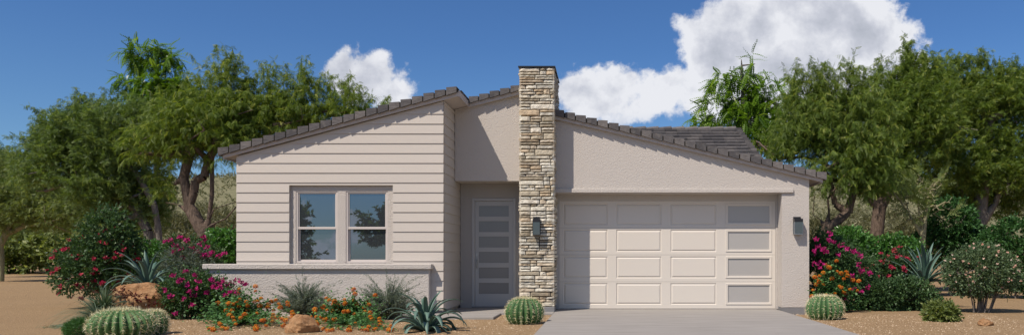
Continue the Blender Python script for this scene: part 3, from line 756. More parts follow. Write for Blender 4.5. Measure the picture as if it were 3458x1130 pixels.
def blob_points(blobs, n, shell=.55, gap=0., gs=1.0, seed=0, zs=1.0, wp=.8):
    """blobs: (centre, (rx,ry,rz)); points in the outer shells of the union"""
    vol = np.array([b[1][0]*b[1][1]*b[1][2] for b in blobs])**wp; pr = vol/vol.sum()
    k = rng.choice(len(blobs), n, p=pr); d = norm(rng.normal(size=(n, 3))); r = shell+(1-shell)*rng.random(n)**.6
    c = np.array([tuple(b[0]) for b in blobs])[k]; R = np.array([b[1] for b in blobs])[k]
    p = c+d*R*r[:, None]
    if gap > 0:
        f = np.array([noise.noise(Vector((a[0]*gs+seed, a[1]*gs, a[2]*gs*zs)))+.25*noise.noise(Vector((a[0]*gs*3, a[1]*gs*3+seed, a[2]*gs*3*zs))) for a in p]); m = f > -gap+0*f
        m = f > np.quantile(f, gap); p, d = p[m], d[m]
    return p, d
def PB(L, Y, dr=1.0, dz=0):
    """blobs given as frame position (u,v) and size of the crown lump, at distance Y"""
    out = []
    for b in L:
        y = Y+(b[4] if len(b) > 4 else 0); s = F/y; rx, rz = b[2]/s, b[3]/s
        out.append((P(b[0], b[1], y), (rx, min(2.6, (rx+rz)/2*dr), rz)))
    return out
def skeleton(mb, trunk, targets, r0, jit=.12, a=.5, sides=5, rmin=.012):
    """trunk: list of (pos,...) polylines that share nodes; grow branches to the targets"""
    nodes = []; par = []
    for line in trunk:
        prev = None
        for i, p in enumerate(line):
            p = Vector(p)
            if i == 0 and nodes:
                j = min(range(len(nodes)), key=lambda k: (nodes[k]-p).length)
                if (nodes[j]-p).length < .25: prev = j; continue
            nodes.append(p); par.append(prev); prev = len(nodes)-1
    nt = len(nodes); base = nodes[0]
    T = sorted([Vector(t) for t in targets], key=lambda t: (t-nodes[nt-1]).length)
    ends = []
    arr = [n for n in nodes]
    for t in T:
        A = np.array([tuple(n) for n in nodes[1:]]); d = np.linalg.norm(A-np.array(tuple(t)), axis=1)+.35*np.maximum(0, A[:, 2]-t.z)
        j = int(np.argmin(d))+1; q = nodes[j]; L = (t-q).length
        if L < .05: continue
        k = max(1, int(L/.5)); pv = j
        side = Vector((rnd.uniform(-1, 1), rnd.uniform(-1, 1), rnd.uniform(-.2, 1)))*L*jit
        for i in range(1, k+1):
            f = i/k; pos = q.lerp(t, f)+side*math.sin(f*math.pi)+Vector((rnd.uniform(-1, 1), rnd.uniform(-1, 1), rnd.uniform(-1, 1)))*.05*(1 if i < k else 0)
            nodes.append(pos); par.append(pv); pv = len(nodes)-1
        ends.append(pv)
    w_ = [0.0]*len(nodes)
    for e in ends:
        k = e
        while k is not None: w_[k] += 1; k = par[k]
    mx = max(w_[0], 1)
    rad = [max(rmin, r0*((w+.3)/mx)**.58) for w in w_]
    for i in range(len(nodes)):
        if par[i] is None: continue
        p = par[i]; ra = min(rad[p], rad[i]*1.5) if w_[p] > w_[i]*1.2 and p >= nt else rad[p]
        if i < nt: ra = rad[p]
        mb.tube([nodes[p], nodes[i]], [ra, rad[i]], sides if rad[i] < .05 else 9, a, cap=False)
    return nodes, ends
def sprays(org, dirn, L, T, TF, size, K=6, grav=.35, hang=.75, per=2, filt=True, varb=0., twig=.009, sizej=.3, lift=0, flat=False):
    n = len(org); d = norm(dirn); p = org.copy(); parts = []; step = L/K
    brv = rng.random(n)
    for k in range(K):
        d2 = norm(d+np.array([0, 0, -grav])*(k+.5)/K*1.6+rng.normal(size=(n, 3))*.10)
        q = p+d2*step[:, None]
        if twig and k < K-1:
            r = norm(np.cross(d2, rng.normal(size=(n, 3))))*twig*(1-.6*k/K)
            V = np.stack([p-r, p+r, q+r*.8, q-r*.8], 1).reshape(-1, 3); Fc = np.arange(4*n).reshape(-1, 4)
            parts.append((V, Fc, np.clip(.75+.25*brv, 0, 1)))
        for j in range(per):
            t = norm(np.array([0, 0, -1.])*hang+d2*(1-hang)*.9+rng.normal(size=(n, 3))*.45+np.array([0, 0, lift]))
            at = p+(q-p)*rng.random((n, 1)); sz = size*(1-sizej/2+sizej*rng.random(n))
            va = np.clip(.02+.4*rng.random(n)+.4*brv*rng.random(n)+varb+(rng.random(n) < .13)*.5, 0, 1)
            V, Fc, A = instance(T, TF, at, t, sz, va, np.cross(t, np.array([0, 0, 1.])+rng.normal(size=(n, 3))*.25) if flat else None); parts.append((V, Fc, A))
        p, d = q, d2
    V, Fc, A = merge(parts)
    if filt:
        c = V[Fc].mean(1); m = ~in_house(c); Fc, A = Fc[m], A[m]
        used = np.unique(Fc); mp = np.full(len(V), -1); mp[used] = np.arange(len(used)); V = V[used]; Fc = mp[Fc]
    return V, Fc, A
def tree(name, label, base, trunks, blobs, n, Lr, T, size, leaf, bark, r0=.2, ntar=90, cat='tree', group=None, grav=.35, hang=.75, per=2, K=6, gap=.12, up=1.0, shell=.45, varb=0., twig=.009, jit=.12, lift=0, gs=.9, seed=0, tips=(), flat=False, zs=1.0, wp=.8):
    t = thing(name, base, label, cat, group)
    tar, _ = blob_points(blobs, ntar, .1, wp=wp)
    tar = tar[~in_house(tar)]
    mb = MB(); skeleton(mb, trunks, tar, r0, jit)
    mb.build('trunk', bark, t, smooth=True)
    p, d = blob_points(blobs, n, shell, gap, gs, seed, zs, wp)
    d = norm(d*.6+np.array([0, 0, up])+rng.normal(size=d.shape)*.35)
    L = Lr[0]+(Lr[1]-Lr[0])*rng.random(len(p))
    parts = [sprays(p, d, L, T[0], T[1], size, K, grav, hang, per, True, varb, twig, lift=lift, flat=flat)]
    if len(tips):
        o = []; dd_ = []; LL = []
        for (u, v, y) in tips:
            s = F/y
            for k in range(30):
                h = rnd.uniform(.05, 1.7); o.append(tuple(P(u+rnd.gauss(0, 8)*(.25+h*.8), v, y)+Vector((0, rnd.gauss(0, .2), -h)))); a = rnd.gauss(0, .35); dd_.append((math.sin(a), rnd.gauss(0, .3), 1)); LL.append(rnd.uniform(.35, .75))
        parts.append(sprays(np.array(o), np.array(dd_), np.array(LL), T[0], T[1], size*.9, 7, .30, .75, 4, True, .12, twig*.8))
    V, Fc, A = merge(parts)
    link_mesh('crown', V, Fc, leaf, t, A)
    return t
def tr(L, Y): return [P(u, v, Y+(r[0] if r else 0)) for (u, v, *r) in L]
def gp(u, Y): return Vector(((u-U0)/F*Y, Y, GZ))
# ---- left pepper tree
B = PB([(690,440,165,115),(590,470,85,100,.5),(800,420,120,85),(960,405,105,55,.6),(1090,390,80,38,1),(760,365,65,55),(650,390,75,55),(930,365,50,35,.5),(1050,365,45,25,1),(560,430,70,85),(800,490,50,60,-.6),(500,490,45,85),(575,640,35,40,.3),(1160,375,40,22,1)], 22)
tree('pepper_tree', 'tall weeping pepper tree with forked brown trunk left of the house', gp(690, 22),
     [tr([(693,1012),(700,900),(692,830),(690,785),(668,750),(640,712),(632,660),(620,600),(640,520)], 22), tr([(690,785),(728,752),(762,738),(800,695),(818,640),(830,560)], 22), tr([(690,785),(705,740),(722,705),(770,690),(812,676)], 22),
      tr([(668,750),(640,690),(655,650),(660,610),(690,595),(705,540)], 22), tr([(705,740),(716,660),(716,560),(720,430)], 22), tr([(640,712),(600,690),(560,683)], 22)],
     B, 2600, (.35, .9), PEP, .135, M['pepper'], M['bark'], .20, 110, group='pepper trees beside the house', K=5, per=4, grav=.55, seed=1, gap=.38, gs=2.3, zs=.3, shell=.2, hang=.65, tips=[(u, v, 22+r) for (u, v, r) in ((762,185,0),(740,215,0),(790,200,.2),(700,240,0),(820,250,.3),(905,235,.5),(935,250,.5),(970,255,.5),(1010,265,.8),(1030,245,.8),(1070,250,1),(1110,270,1),(1165,280,1),(1180,300,1),(860,270,.4),(1215,330,1.2),(1300,340,1.6),(660,270,0),(1240,350,1.4))])
# ---- right pepper tree
B = PB([(2810,450,110,110),(2880,380,65,65),(2730,370,55,60,.6),(2760,400,80,110,.8),(2860,560,110,100),(2690,470,60,70,1.2),(2790,610,60,60,-.4),(2930,450,60,150),(2640,520,60,50,1.5),(2585,500,45,50,6),(2940,620,50,70)], 21.8)
tree('pepper_tree', 'weeping pepper tree with crooked trunk just right of the garage', gp(2775, 21.8),
     [tr([(2775,1012),(2778,860),(2785,800),(2790,770),(2770,740),(2745,725),(2750,660)], 21.8), tr([(2790,770),(2830,745),(2862,715),(2880,660),(2890,560)], 21.8), tr([(2785,770),(2800,720),(2795,670),(2770,640),(2745,640)], 21.8), tr([(2862,715),(2820,690),(2800,600)], 21.8)],
     B, 2200, (.35, .9), PEP, .135, M['pepperR'], M['bark'], .14, 90, group='pepper trees beside the house', K=5, per=4, grav=.55, seed=5, gap=.36, gs=2.3, zs=.3, shell=.2, hang=.65, tips=[(u, v, 21.8) for (u, v) in ((2675,245),(2690,275),(2735,245),(2765,235),(2800,255),(2830,245),(2875,225),(2890,240),(2915,250),(2660,330),(2855,260))])
# ---- left mid tree
B = PB([(300,490,120,100),(400,470,90,95,-.5),(210,560,110,110),(470,560,80,150,.5),(330,620,140,100),(130,600,80,70,1),(480,420,60,70),(300,420,60,40),(170,480,60,40),(500,700,60,90,1),(400,700,120,60)], 27)
tree('mesquite_tree', 'broad dark green tree with leaning grey trunks behind the red-flowered shrub', gp(520, 27),
     [tr([(543,985),(541,870),(536,780),(520,690),(470,600),(400,520)], 27), tr([(505,985),(510,880),(500,780),(460,710)], 27)],
     B, 3500, (.35, .9), PEPC, .135, M['olive'], M['barkg'], .10, 90, K=5, grav=.25, hang=.35, up=1.3, per=4, seed=9, gap=.36, gs=2.0, zs=.35, shell=.2, tips=[(u, v, 27) for (u, v) in ((150,385),(180,390),(235,345),(270,330),(300,335),(330,345),(380,330),(420,350),(200,420),(90,480))])
# ---- far left pale tree
B = PB([(60,680,150,80),(180,715,140,70),(-60,640,120,110),(20,590,60,50),(300,730,90,60),(-10,740,120,50)], 38)
tree('palo_verde_tree', 'pale olive spreading tree at the far left edge over bare dirt', gp(2, 38),
     [tr([(2,948),(3,880),(0,830),(20,790),(90,760),(160,750)], 38), tr([(3,840),(-30,800),(-80,720)], 38), tr([(20,790),(60,720),(80,680)], 38), tr([(160,750),(250,790)], 38)],
     B, 4000, (.4, 1.1), PEPC, .17, M['olive2'], M['barky'], .15, 80, grav=.2, hang=.45, seed=12, gap=.35, gs=1.5, shell=.2)
B = PB([(0,590,50,60),(-60,620,80,120),(40,640,60,60)], 46)
tree('dark_tree', 'dark blue-green tree behind the pale one at the far left edge', gp(-20, 46),
     [tr([(-20,930),(-20,820),(-10,700)], 46)], B, 700, (.6, 1.2), PEPC, .34, M['olive'], M['barkg'], .2, 40, seed=14)
# ---- right big trees
B = PB([(3070,380,80,90),(3010,490,90,150),(3078,285,28,45),(3120,450,100,150),(2990,350,45,60),(3020,620,110,70),(3140,320,55,50)], 26)
tree('willow_tree', 'tall weeping tree with thick brown trunk right of the round hedge', gp(2955, 26),
     [tr([(2955,990),(2957,860),(2962,780),(2970,700),(3010,620),(3060,500),(3070,330)], 26), tr([(2970,700),(2940,670),(2900,640)], 26)],
     B, 2600, (.35, .9), PEPC, .135, M['pepperR'], M['bark'], .22, 80, K=5, per=4, grav=.25, hang=.35, up=1.3, group='weeping trees on the right', seed=20, gap=.36, gs=2.0, zs=.3, shell=.2, tips=[(u, v, 26) for (u, v) in ((3068,150),(3080,165),(3055,190),(3095,200),(3120,200),(2975,225),(2960,260),(3020,240),(3000,260),(3160,200),(3145,215))])
B = PB([(3230,430,110,140),(3340,400,100,120),(3440,430,100,170),(3290,320,50,50),(3400,330,45,50),(3190,320,40,50),(3250,590,130,90),(3400,610,130,90),(3480,350,70,80),(3240,700,100,50,.5),(3420,710,100,50,.5)], 28)
tree('willow_tree', 'widest weeping tree filling the far right side above the flowering shrub', gp(3330, 28),
     [tr([(3330,980),(3325,860),(3300,760),(3250,680),(3230,500),(3240,400)], 28), tr([(3300,760),(3360,690),(3400,560),(3420,430)], 28), tr([(3300,760),(3320,620),(3340,400)], 28)],
     B, 4000, (.35, .9), PEPC, .14, M['pepperR'], M['barkg'], .28, 110, K=5, per=4, grav=.25, hang=.35, up=1.3, group='weeping trees on the right', seed=24, gap=.36, gs=2.0, zs=.3, shell=.2, tips=[(u, v, 28) for (u, v) in ((3180,200),(3225,205),(3260,215),(3290,195),(3310,188),(3335,225),(3370,230),(3400,235),(3435,215),(3455,250),(3210,230))])
# ---- locusts
B = PB([(2500,205,18,14),(2545,222,16,12),(2510,255,22,16),(2440,270,34,26),(2500,330,62,44),(2590,330,60,40),(2440,370,65,45),(2530,400,90,50),(2395,420,50,30),(2620,380,50,45,.5),(2620,450,60,45,1),(2480,450,110,40)], 29)
tree('locust_tree', 'bright green locust tree rising behind the rear roof right of the garage', gp(2508, 29),
     [tr([(2508,960),(2508,440),(2510,330),(2505,222)], 29)], B, 260, (.25, .6), LOC, .44, M['locust'], M['barkg'], .11, 40, grav=.35, hang=.34, per=2, K=4, gap=.05, up=.15, shell=.4, flat=True, wp=.42, twig=.006, group='locust trees behind the planting', seed=30, varb=.1)
B = PB([(560,195,28,18),(530,165,16,12),(470,190,30,16),(455,280,34,20),(585,285,40,34),(530,300,50,38),(450,345,40,16),(610,310,35,28),(520,370,60,40)], 30)
tree('locust_tree', 'bright green locust top standing above the dark tree on the left', gp(510, 30),
     [tr([(532,975),(530,700),(528,430),(528,280),(534,170)], 30)], B, 230, (.25, .6), LOC, .42, M['locust'], M['barkg'], .11, 36, grav=.35, hang=.34, per=2, K=4, gap=.05, up=.15, shell=.4, flat=True, wp=.42, twig=.006, group='locust trees behind the planting', seed=33)
# ---- bare palo verde on the right
B = PB([(3110,640,80,60),(3060,700,60,60),(3170,700,60,60)], 23)
t = tree('palo_verde_tree', 'sparse tree with pale bare branches between the hedge and the tall shrubs', gp(3115, 23),
     [tr([(3113,1000),(3115,850),(3118,800),(3125,720),(3140,640),(3200,580)], 23), tr([(3118,800),(3080,740),(3050,690),(3010,640)], 23), tr([(3118,780),(3100,690),(3110,600)], 23)],
     B, 45, (.3, .6), PEPC, .2, M['olive2'], M['barky'], .075, 90, grav=.1, hang=.2, twig=.008, jit=.2, seed=40)
# ---------------------------------------------------------------- shrubs
def shrub(name, label, u, Y, blobs, n, T, size, leaf, cat='shrub', group=None, Lr=(.08, .22), grav=.1, hang=.1, per=3, K=3, up=.35, shell=.6, gap=.08, varb=0., stems=12, bark='barkg', twig=.003, gs=3, seed=0, r0=.03, sizej=.5):
    t = thing(name, gp(u, Y), label, cat, group)
    tar, _ = blob_points(blobs, max(stems*3, 12), .1)
    b = gp(u, Y); b.z -= .03
    mb = MB()
    cen = Vector(np.mean([tuple(x[0]) for x in blobs], axis=0))
    skeleton(mb, [[b, b.lerp(cen, .35)+Vector((.02, 0, 0))]], tar, r0, .12, rmin=.004)
    mb.build('stems', M[bark], t)
    p, d = blob_points(blobs, n, shell, gap, gs, seed); m = p[:, 2] > GZ+.01; p, d = p[m], d[m]
    d = norm(d+np.array([0, 0, up])+rng.normal(size=d.shape)*.4); L = Lr[0]+(Lr[1]-Lr[0])*rng.random(len(p))
    V, Fc, A = sprays(p, d, L, T[0], T[1], size, K, grav, hang, per, False, varb, twig, sizej)
    V[:, 2] = np.maximum(V[:, 2], GZ-.01)
    # stay in front of / beside the walls
    m = (V[:, 0] > X_(682, sC)-.05) & (V[:, 0] < -1.5) & (V[:, 1] > YCp-.05) & (b.y < Y1); V[m, 1] = YCp-.06
    link_mesh('foliage', V, Fc, leaf, t, A)
    return t
BR = []  # bract flower template: three papery bracts
def bract():
    V = []; Fc = []
    for i in range(3):
        a = i*2.094; d_ = Vector((math.cos(a), math.sin(a), .7)); s_ = Vector((-math.sin(a), math.cos(a), 0)); k = len(V)
        V += [Vector((0, 0, 0)), d_*.5+s_*.42, d_*1.1, d_*.5-s_*.42]; Fc.append((k, k+1, k+2, k+3))
    return np.array([tuple(v) for v in V]), np.array(Fc)
BRACT = bract()
def clusters(t, cents, mat_, r, npc, size, name='flower_cluster'):
    """each cluster of blossoms is a part of its own"""
    for c in cents:
        n = max(3, int(npc*rnd.uniform(.6, 1.3))); cc = np.array(tuple(c))
        el = np.array([rnd.uniform(.6, 1.4), rnd.uniform(.6, 1.2), rnd.uniform(.5, 1.3)])*r
        p = cc+np.clip(rng.normal(size=(n, 3)), -1.1, 1.1)*.42*el; d = norm(p-cc+np.array([0, -.6, .5])+rng.normal(size=(n, 3))*.3)
        V, Fc, A = instance(BRACT[0], BRACT[1], p, d, size*(.7+.6*rng.random(n)), np.clip(rng.random(n), 0, 1))
        o = link_mesh(name, V, Fc, mat_, t, A)
def bpts(blobs, n, low=-1, front=True):
    out = []
    while len(out) < n:
        p, d = blob_points(blobs, 40, .92)
        for q, e in zip(p, d):
            if (not front or e[1] < .25) and q[2] > GZ+.12 and e[2] > low: out.append(Vector(q)+Vector(e)*.14)
    rnd.shuffle(out); return out[:n]
# hedges
B = PB([(748,850,62,72),(790,880,60,60),(715,880,30,50)], 19.3)
shrub('round_hedge', 'glossy round green hedge shrub at the left corner of the house', 748, 19.3, B, 1500, LEAF, .075, M['hedge'], group='clipped hedge shrubs', seed=2, varb=.05)
B = PB([(2865,850,78,76),(2830,860,50,70),(2900,890,55,80)], 20.2)
shrub('round_hedge', 'glossy round green hedge below the crooked pepper tree on the right', 2865, 20.2, B, 1800, LEAF, .078, M['hedge'], group='clipped hedge shrubs', seed=3)
B = PB([(2975,870,50,68),(3030,870,60,70),(3080,880,40,66),(2960,930,60,50)], 21)
shrub('square_hedge', 'flat-topped green hedge left of the tall agave', 3020, 21, B, 1900, LEAF, .08, M['hedge'], group='clipped hedge shrubs', seed=4)
B = PB([(3210,760,80,85),(3160,830,70,60),(3270,830,80,70)], 24)
shrub('tall_shrub', 'tall leafy green shrub under the weeping trees behind the agave', 3210, 24, B, 2000, LEAF, .10, M['lleaf'], seed=6, varb=-.1)
B = PB([(3430,830,90,90),(3350,850,60,60),(3470,900,70,90)], 22.5)
shrub('tall_shrub', 'leafy green shrub at the far right edge of the garden', 3430, 22.5, B, 1900, LEAF, .09, M['lleaf'], seed=7, varb=-.1)
B = PB([(480,870,80,50),(540,880,60,45),(430,860,50,40)], 20)
shrub('low_shrub', 'low bright green shrub behind the agave on the boulder', 490, 20, B, 1300, LEAF, .075, M['hedge'], seed=8)
B = PB([(628,905,60,60),(670,930,50,60),(590,940,50,50)], 17.6)
shrub('grey_shrub', 'soft grey-green shrub behind the magenta flowers left of the low wall', 640, 17.6, B, 900, THIN, .10, M['sage'], seed=10, Lr=(.15, .35), per=4, varb=-.3)
# dry scrub between the trunks, half way to the hill
for q, (u, v, ru, rv, Y) in enumerate(((590,790,60,55,40),(700,760,70,65,44),(790,800,60,60,38),(640,850,90,45,34),(2760,800,60,50,40),(2860,770,80,60,46),(2990,780,80,60,42),(3080,800,60,50,38),(2900,830,90,40,34))):
    nm = ('fuzzy dry shrub behind the forked tree on the left', 'fuzzy dry shrub behind the trunks on the right')[u > 1500]
    B = PB([(u, v, ru, rv), (u+ru*.5, v+rv*.5, ru*.7, rv*.6), (u-ru*.6, v+rv*.5, ru*.6, rv*.6)], Y)
    shrub('dry_shrub', nm, u, Y, B, 800, THIN, .24, M['dry'], seed=50+q, stems=5, group=('dry shrubs behind the left tree', 'dry shrubs behind the right trunks')[u > 1500], Lr=(.2, .6), per=4, up=.8, gap=.1)
# bougainvilleas
B = PB([(360,800,85,65),(330,880,115,70),(290,930,95,60),(400,860,70,70),(420,950,90,50),(360,745,45,40)], 18.2)
t = shrub('bougainvillea', 'large dark bougainvillea dotted with small red flowers on the far left', 350, 18.2, B, 2600, LEAF, .07, M['bleaf'], 'flowering shrub', group='bougainvilleas', seed=11, Lr=(.1, .3))
clusters(t, bpts(B[1:3]+B[3:5], 95), M['red'], .05, 6, .042)
B = PB([(625,850,60,45),(690,860,50,40),(580,880,40,45)], 17.9)
t = shrub('bougainvillea', 'magenta bougainvillea flowering at the foot of the forked tree trunk', 640, 17.9, B, 450, LEAF, .06, M['bleaf'], 'flowering shrub', group='bougainvilleas', seed=13, Lr=(.1, .3), gap=.3)
CP = [P(u, v, 17.5) for (u, v) in ((575,808),(592,830),(607,800),(612,842),(588,850),(630,812),(648,835),(690,805),(676,822),(700,835),(690,862),(668,850),(715,855),(742,862),(760,858),(640,862),(620,868),(560,815))]
clusters(t, CP, M['magenta'], .075, 10, .045)
B = PB([(640,1000,95,55),(720,1010,80,45),(605,960,35,35),(610,1030,45,28),(760,1030,60,30),(680,970,60,35)], 15.2, .7)
t = shrub('bougainvillea', 'magenta bougainvillea spilling in front of the left end of the low wall', 670, 15.2, B, 2000, LEAF, .055, M['bleaf'], 'flowering shrub', group='bougainvilleas', seed=15, Lr=(.1, .3))
CP = [P(u, v, 14.6+rnd.random()*.2) for (u, v) in ((583,930),(612,945),(628,915),(634,960),(600,952),(658,930),(672,950),(665,975),(715,945),(735,955),(750,948),(725,965),(745,970),(770,962),(790,952),(815,948),(780,985),(800,990),(640,985),(655,1000),(620,1010),(650,1030),(595,1055),(560,980),(575,1000),(700,985),(760,1000),(828,960))]
clusters(t, CP, M['magenta'], .065, 9, .038)
B = PB([(2800,880,75,75),(2870,920,80,80),(2760,940,40,70),(2850,1000,100,45),(2780,830,40,40)], 18)
t = shrub('bougainvillea', 'magenta bougainvillea mixed with orange flowers right of the stucco pier', 2830, 18, B, 2300, LEAF, .06, M['bleaf'], 'flowering shrub', group='bougainvilleas', seed=17, Lr=(.1, .3))
CP = [P(u, v, 16.9+rnd.random()*.3) for (u, v) in ((2801,788),(2757,808),(2760,830),(2798,810),(2815,820),(2780,840),(2835,830),(2850,826),(2790,850),(2860,840),(2878,848),(2890,850),(2905,865),(2745,890),(2765,888),(2780,892),(2770,905),(2830,860),(2900,895),(2880,930),(2860,990),(2910,915),(2935,920),(2930,970),(2905,985),(2885,975),(2850,1005),(2748,850))]
clusters(t, CP, M['magenta'], .07, 9, .04)
B = PB([(3000,920,70,50),(3050,900,50,50),(2960,950,50,60)], 19.2)
t = shrub('bougainvillea', 'dark bougainvillea with small red flowers below the square hedge', 3010, 19.2, B, 1000, LEAF, .065, M['bleaf'], 'flowering shrub', group='bougainvilleas', seed=19)
clusters(t, bpts(B, 52, -.4), M['red'], .055, 6, .04)
B = PB([(2990,1000,70,45),(3060,990,80,45),(3120,1015,50,30),(2950,1020,50,30)], 17.6)
t = shrub('groundcover_shrub', 'low dark green shrub sprawling on the dirt in front of the tall agave', 3040, 17.6, B, 1900, LEAF, .065, M['bleaf'], seed=21, varb=.05)
# dotted shrub on the right
B = PB([(3310,910,100,75),(3245,925,45,60),(3380,925,50,65),(3300,965,70,30)], 16.9)
t = shrub('oleander_bush', 'round grey-green shrub on thin bare stems dotted with pale flowers at right', 3305, 16.9, B, 2500, LEAF, .05, M['dusty'], 'flowering shrub', seed=22, stems=20, r0=.05)
clusters(t, bpts(B, 70, -.5), M['pinkw'], .02, 3, .022, 'flower')
mb = MB()
for i in range(9):
    a = rnd.uniform(-1, 1); b0 = gp(3305+a*40, 16.9+rnd.uniform(-.2, .2)); mb.tube([b0, b0+Vector((a*.12, 0, .3)), b0+Vector((a*.3, rnd.uniform(-.1, .1), .75))], [.018, .014, .008], 5)
mb.build('stem', M['barkg'], t)
B = PB([(3178,1062,36,25)], 14.6)
shrub('small_shrub', 'small round green shrub on the dirt left of the pale rock', 3178, 14.6, B, 600, LEAF, .06, M['olive2'], seed=23, per=4, up=.8)
# ---- sages
def sagebush(u, Y, blobs, label, n=420, seed=0):
    t = thing('sage_bush', gp(u, Y), label, 'shrub', 'grey sage bushes by the low wall'); b = np.array(tuple(gp(u, Y)))
    tp, dd_ = blob_points(blobs, n, .75); m = tp[:, 2] > GZ+.06; tp = tp[m]; n = len(tp); lo_ = np.array([.75+.5*noise.noise(Vector((q[0]*7, q[1]*7, q[2]*7+seed))) for q in tp]); tp = b+(tp-b)*(lo_*rng.uniform(.95, 1.5, n))[:, None]
    parts = []; K = 9; tw = []
    ctrl = b+(tp-b)*np.array([.25, .25, .75]); gv = rng.random(n)
    prev = np.repeat(b[None], n, 0)+rng.normal(size=(n, 3))*np.array([.05, .05, 0])
    for k in range(1, K+1):
        f = k/K; q = (1-f)**2*b+2*f*(1-f)*ctrl+f*f*tp
        r = norm(np.cross(q-prev, rng.normal(size=(n, 3))))*.0022
        parts.append((np.stack([prev-r, prev+r, q+r, q-r], 1).reshape(-1, 3), np.arange(4*n).reshape(-1, 4), gv*.4))
        if k > 3:
            for j in range(9):
                at = prev+(q-prev)*rng.random((n, 1)); t_ = norm(norm(q-prev)*.8+rng.normal(size=(n, 3))*.5)
                parts.append(instance(THIN[0], THIN[1], at, t_,   .034+.024*rng.random(n), np.clip(gv*.6+rng.random(n)*.4, 0, 1)))
        prev = q
    V, Fc, A = merge(parts); V[:, 1] = np.where(V[:, 1] > YCp-.02, YCp-.03, V[:, 1])
    link_mesh('foliage', V, Fc, M['sage'], t, A)
B = PB([(1020,1010,100,52),(960,1020,50,30),(1080,1010,55,50),(1000,985,40,25)], 15.1, .8); sagebush(1025, 15.1, B, 'feathery grey sage bush below the window, left of the other sage', 650)
B = PB([(1310,1010,85,55),(1250,1020,50,45),(1370,1010,50,50),(1335,970,35,30)], 15.0, .8); sagebush(1310, 15.0, B, 'feathery grey sage bush behind the agave at the right end of the low wall', 650)
# ---- lantanas
def head_mesh():
    V = []; Fc = []; va = []
    n = 26
    for i in range(n):
        z = 1-1.75*(i+.5)/n; a = i*2.39996; r = math.sqrt(max(0, 1-z*z)); c = Vector((r*math.cos(a), r*math.sin(a), z)); b = c.cross(Vector((.3, .2, .9))).normalized(); e = c.cross(b)
        k = len(V); rr = .34; c2 = c*1.0
        V += [c2+c*.15]+[c2*.93+(b*math.cos(q)+e*math.sin(q))*rr for q in (0, 1.571, 3.142, 4.712)]
        Fc += [(k, k+1, k+2), (k, k+2, k+3), (k, k+3, k+4), (k, k+4, k+1)]; va += [rnd.random()*.6+.4*(z > .3)]*4
    me = bpy.data.meshes.new('flower_head'); me.from_pydata([tuple(v*.03) for v in V], [], Fc)
    at = me.attributes.new('var', 'FLOAT', 'FACE'); at.data.foreach_set('value', va); me.materials.append(M['orange']); return me
HEADS = [head_mesh() for _ in range(3)]
def lantana(u, Y, pts, spread, label, nleaf=900, seed=0, group='lantanas with orange flower heads'):
    base = gp(u, Y); t = thing('lantana', base, label, 'flowering shrub', group); st = MB(); LV = []
    for (a, v, yy) in pts:
        p = P(a, v, yy); p.z = max(p.z, GZ+.025)
        b0 = base+Vector((rnd.uniform(-.1, .1), rnd.uniform(-.08, .08), 0)); mid = b0.lerp(p, .5)+Vector((0, 0, .07+.1*rnd.random()))
        st.tube([b0, b0.lerp(mid, .6)+Vector((0, 0, .03)), mid, mid.lerp(p, .6)+Vector((0, 0, .015)), p-Vector((0, 0, .01))], [.005, .0045, .004, .003, .0025], 4, .3)
        for f in np.linspace(.3, 1, 9): 
            q = b0.lerp(mid, f*1.6) if f < .62 else mid.lerp(p, (f-.62)/.38)
            LV.append(q)
        h = bpy.data.objects.new('flower_head', rnd.choice(HEADS)); sc.collection.objects.link(h); h.parent = t
        h.location = p-base; k = rnd.uniform(.95, 1.65); h.scale = (k, k, k*.85); h.rotation_euler = (rnd.uniform(-.5, .5), rnd.uniform(-.5, .5), rnd.random()*6)
    st.build('stems', M['lleaf'], t)
    LV = np.array([tuple(q) for q in LV]); k = rng.choice(len(LV), nleaf)
    p = LV[k]+rng.normal(size=(nleaf, 3))*np.array([.05, .05, .035])
    e = np.array(tuple(base))+rng.normal(size=(nleaf, 3))*np.array(spread)*.5; e[:, 2] = GZ+.03+np.abs(rng.normal(size=nleaf))*spread[2]
    p = np.concatenate([p, e]); p[:, 2] = np.maximum(p[:, 2], GZ+.015); n = len(p)
    d = norm(rng.normal(size=(n, 3))*np.array([1, 1, .45])+np.array([0, -.1, .15]))
    side = norm(np.cross(d, np.array([0, -.2, 1.])+rng.normal(size=(n, 3))*.35))
    V, Fc, A = instance(LEAF[0]*np.array([1.25, 1, 1]), LEAF[1], p, d, .045+.035*rng.random(n), rng.random(n), side)
    V[:, 1] = np.where((V[:, 1] > YCp-.02) & (V[:, 0] < -1.5), YCp-.03, V[:, 1])
    link_mesh('foliage', V, Fc, M['lleaf'], t, A)
def lpts(L, ylo, yhi, extra, box):
    out = []
    for (u, v) in L:
        f = min(1, max(0, (v-1040)/90)); y = yhi+(ylo-yhi)*f
        out.append((u, v, y+rnd.uniform(-.15, .15)))
    for i in range(extra):
        u, v = rnd.gauss(box[0], box[2]), rnd.gauss(box[1], box[3]); f = min(1, max(0, (v-1040)/90)); out.append((u, v, yhi+(ylo-yhi)*f+rnd.uniform(-.2, .2)))
    return out
Z3 = lambda L: [(640+a/2.552, 800+b/2.552) for a, b in L]
LA = Z3([(570,422),(570,462),(430,445),(430,472),(617,525),(245,565),(243,578),(335,570),(375,575),(410,562),(435,535),(490,555),(500,590),(430,597),(405,605),(335,575),(560,555),(588,548),(605,590),(680,580),(675,600),(705,552),(745,540),(770,572),(782,605),(845,560),(848,583),(725,628),(720,665),(715,690),(585,655),(505,630),(475,665),(440,693),(370,630),(320,630),(345,670),(375,690),(385,722),(398,748),(260,740),(270,755),(285,782),(210,788),(205,825),(175,790),(320,800),(570,770),(575,800),(575,832),(620,715),(640,715),(715,722),(755,690),(800,705),(810,760),(885,640),(890,665),(880,690),(830,715),(660,760)])
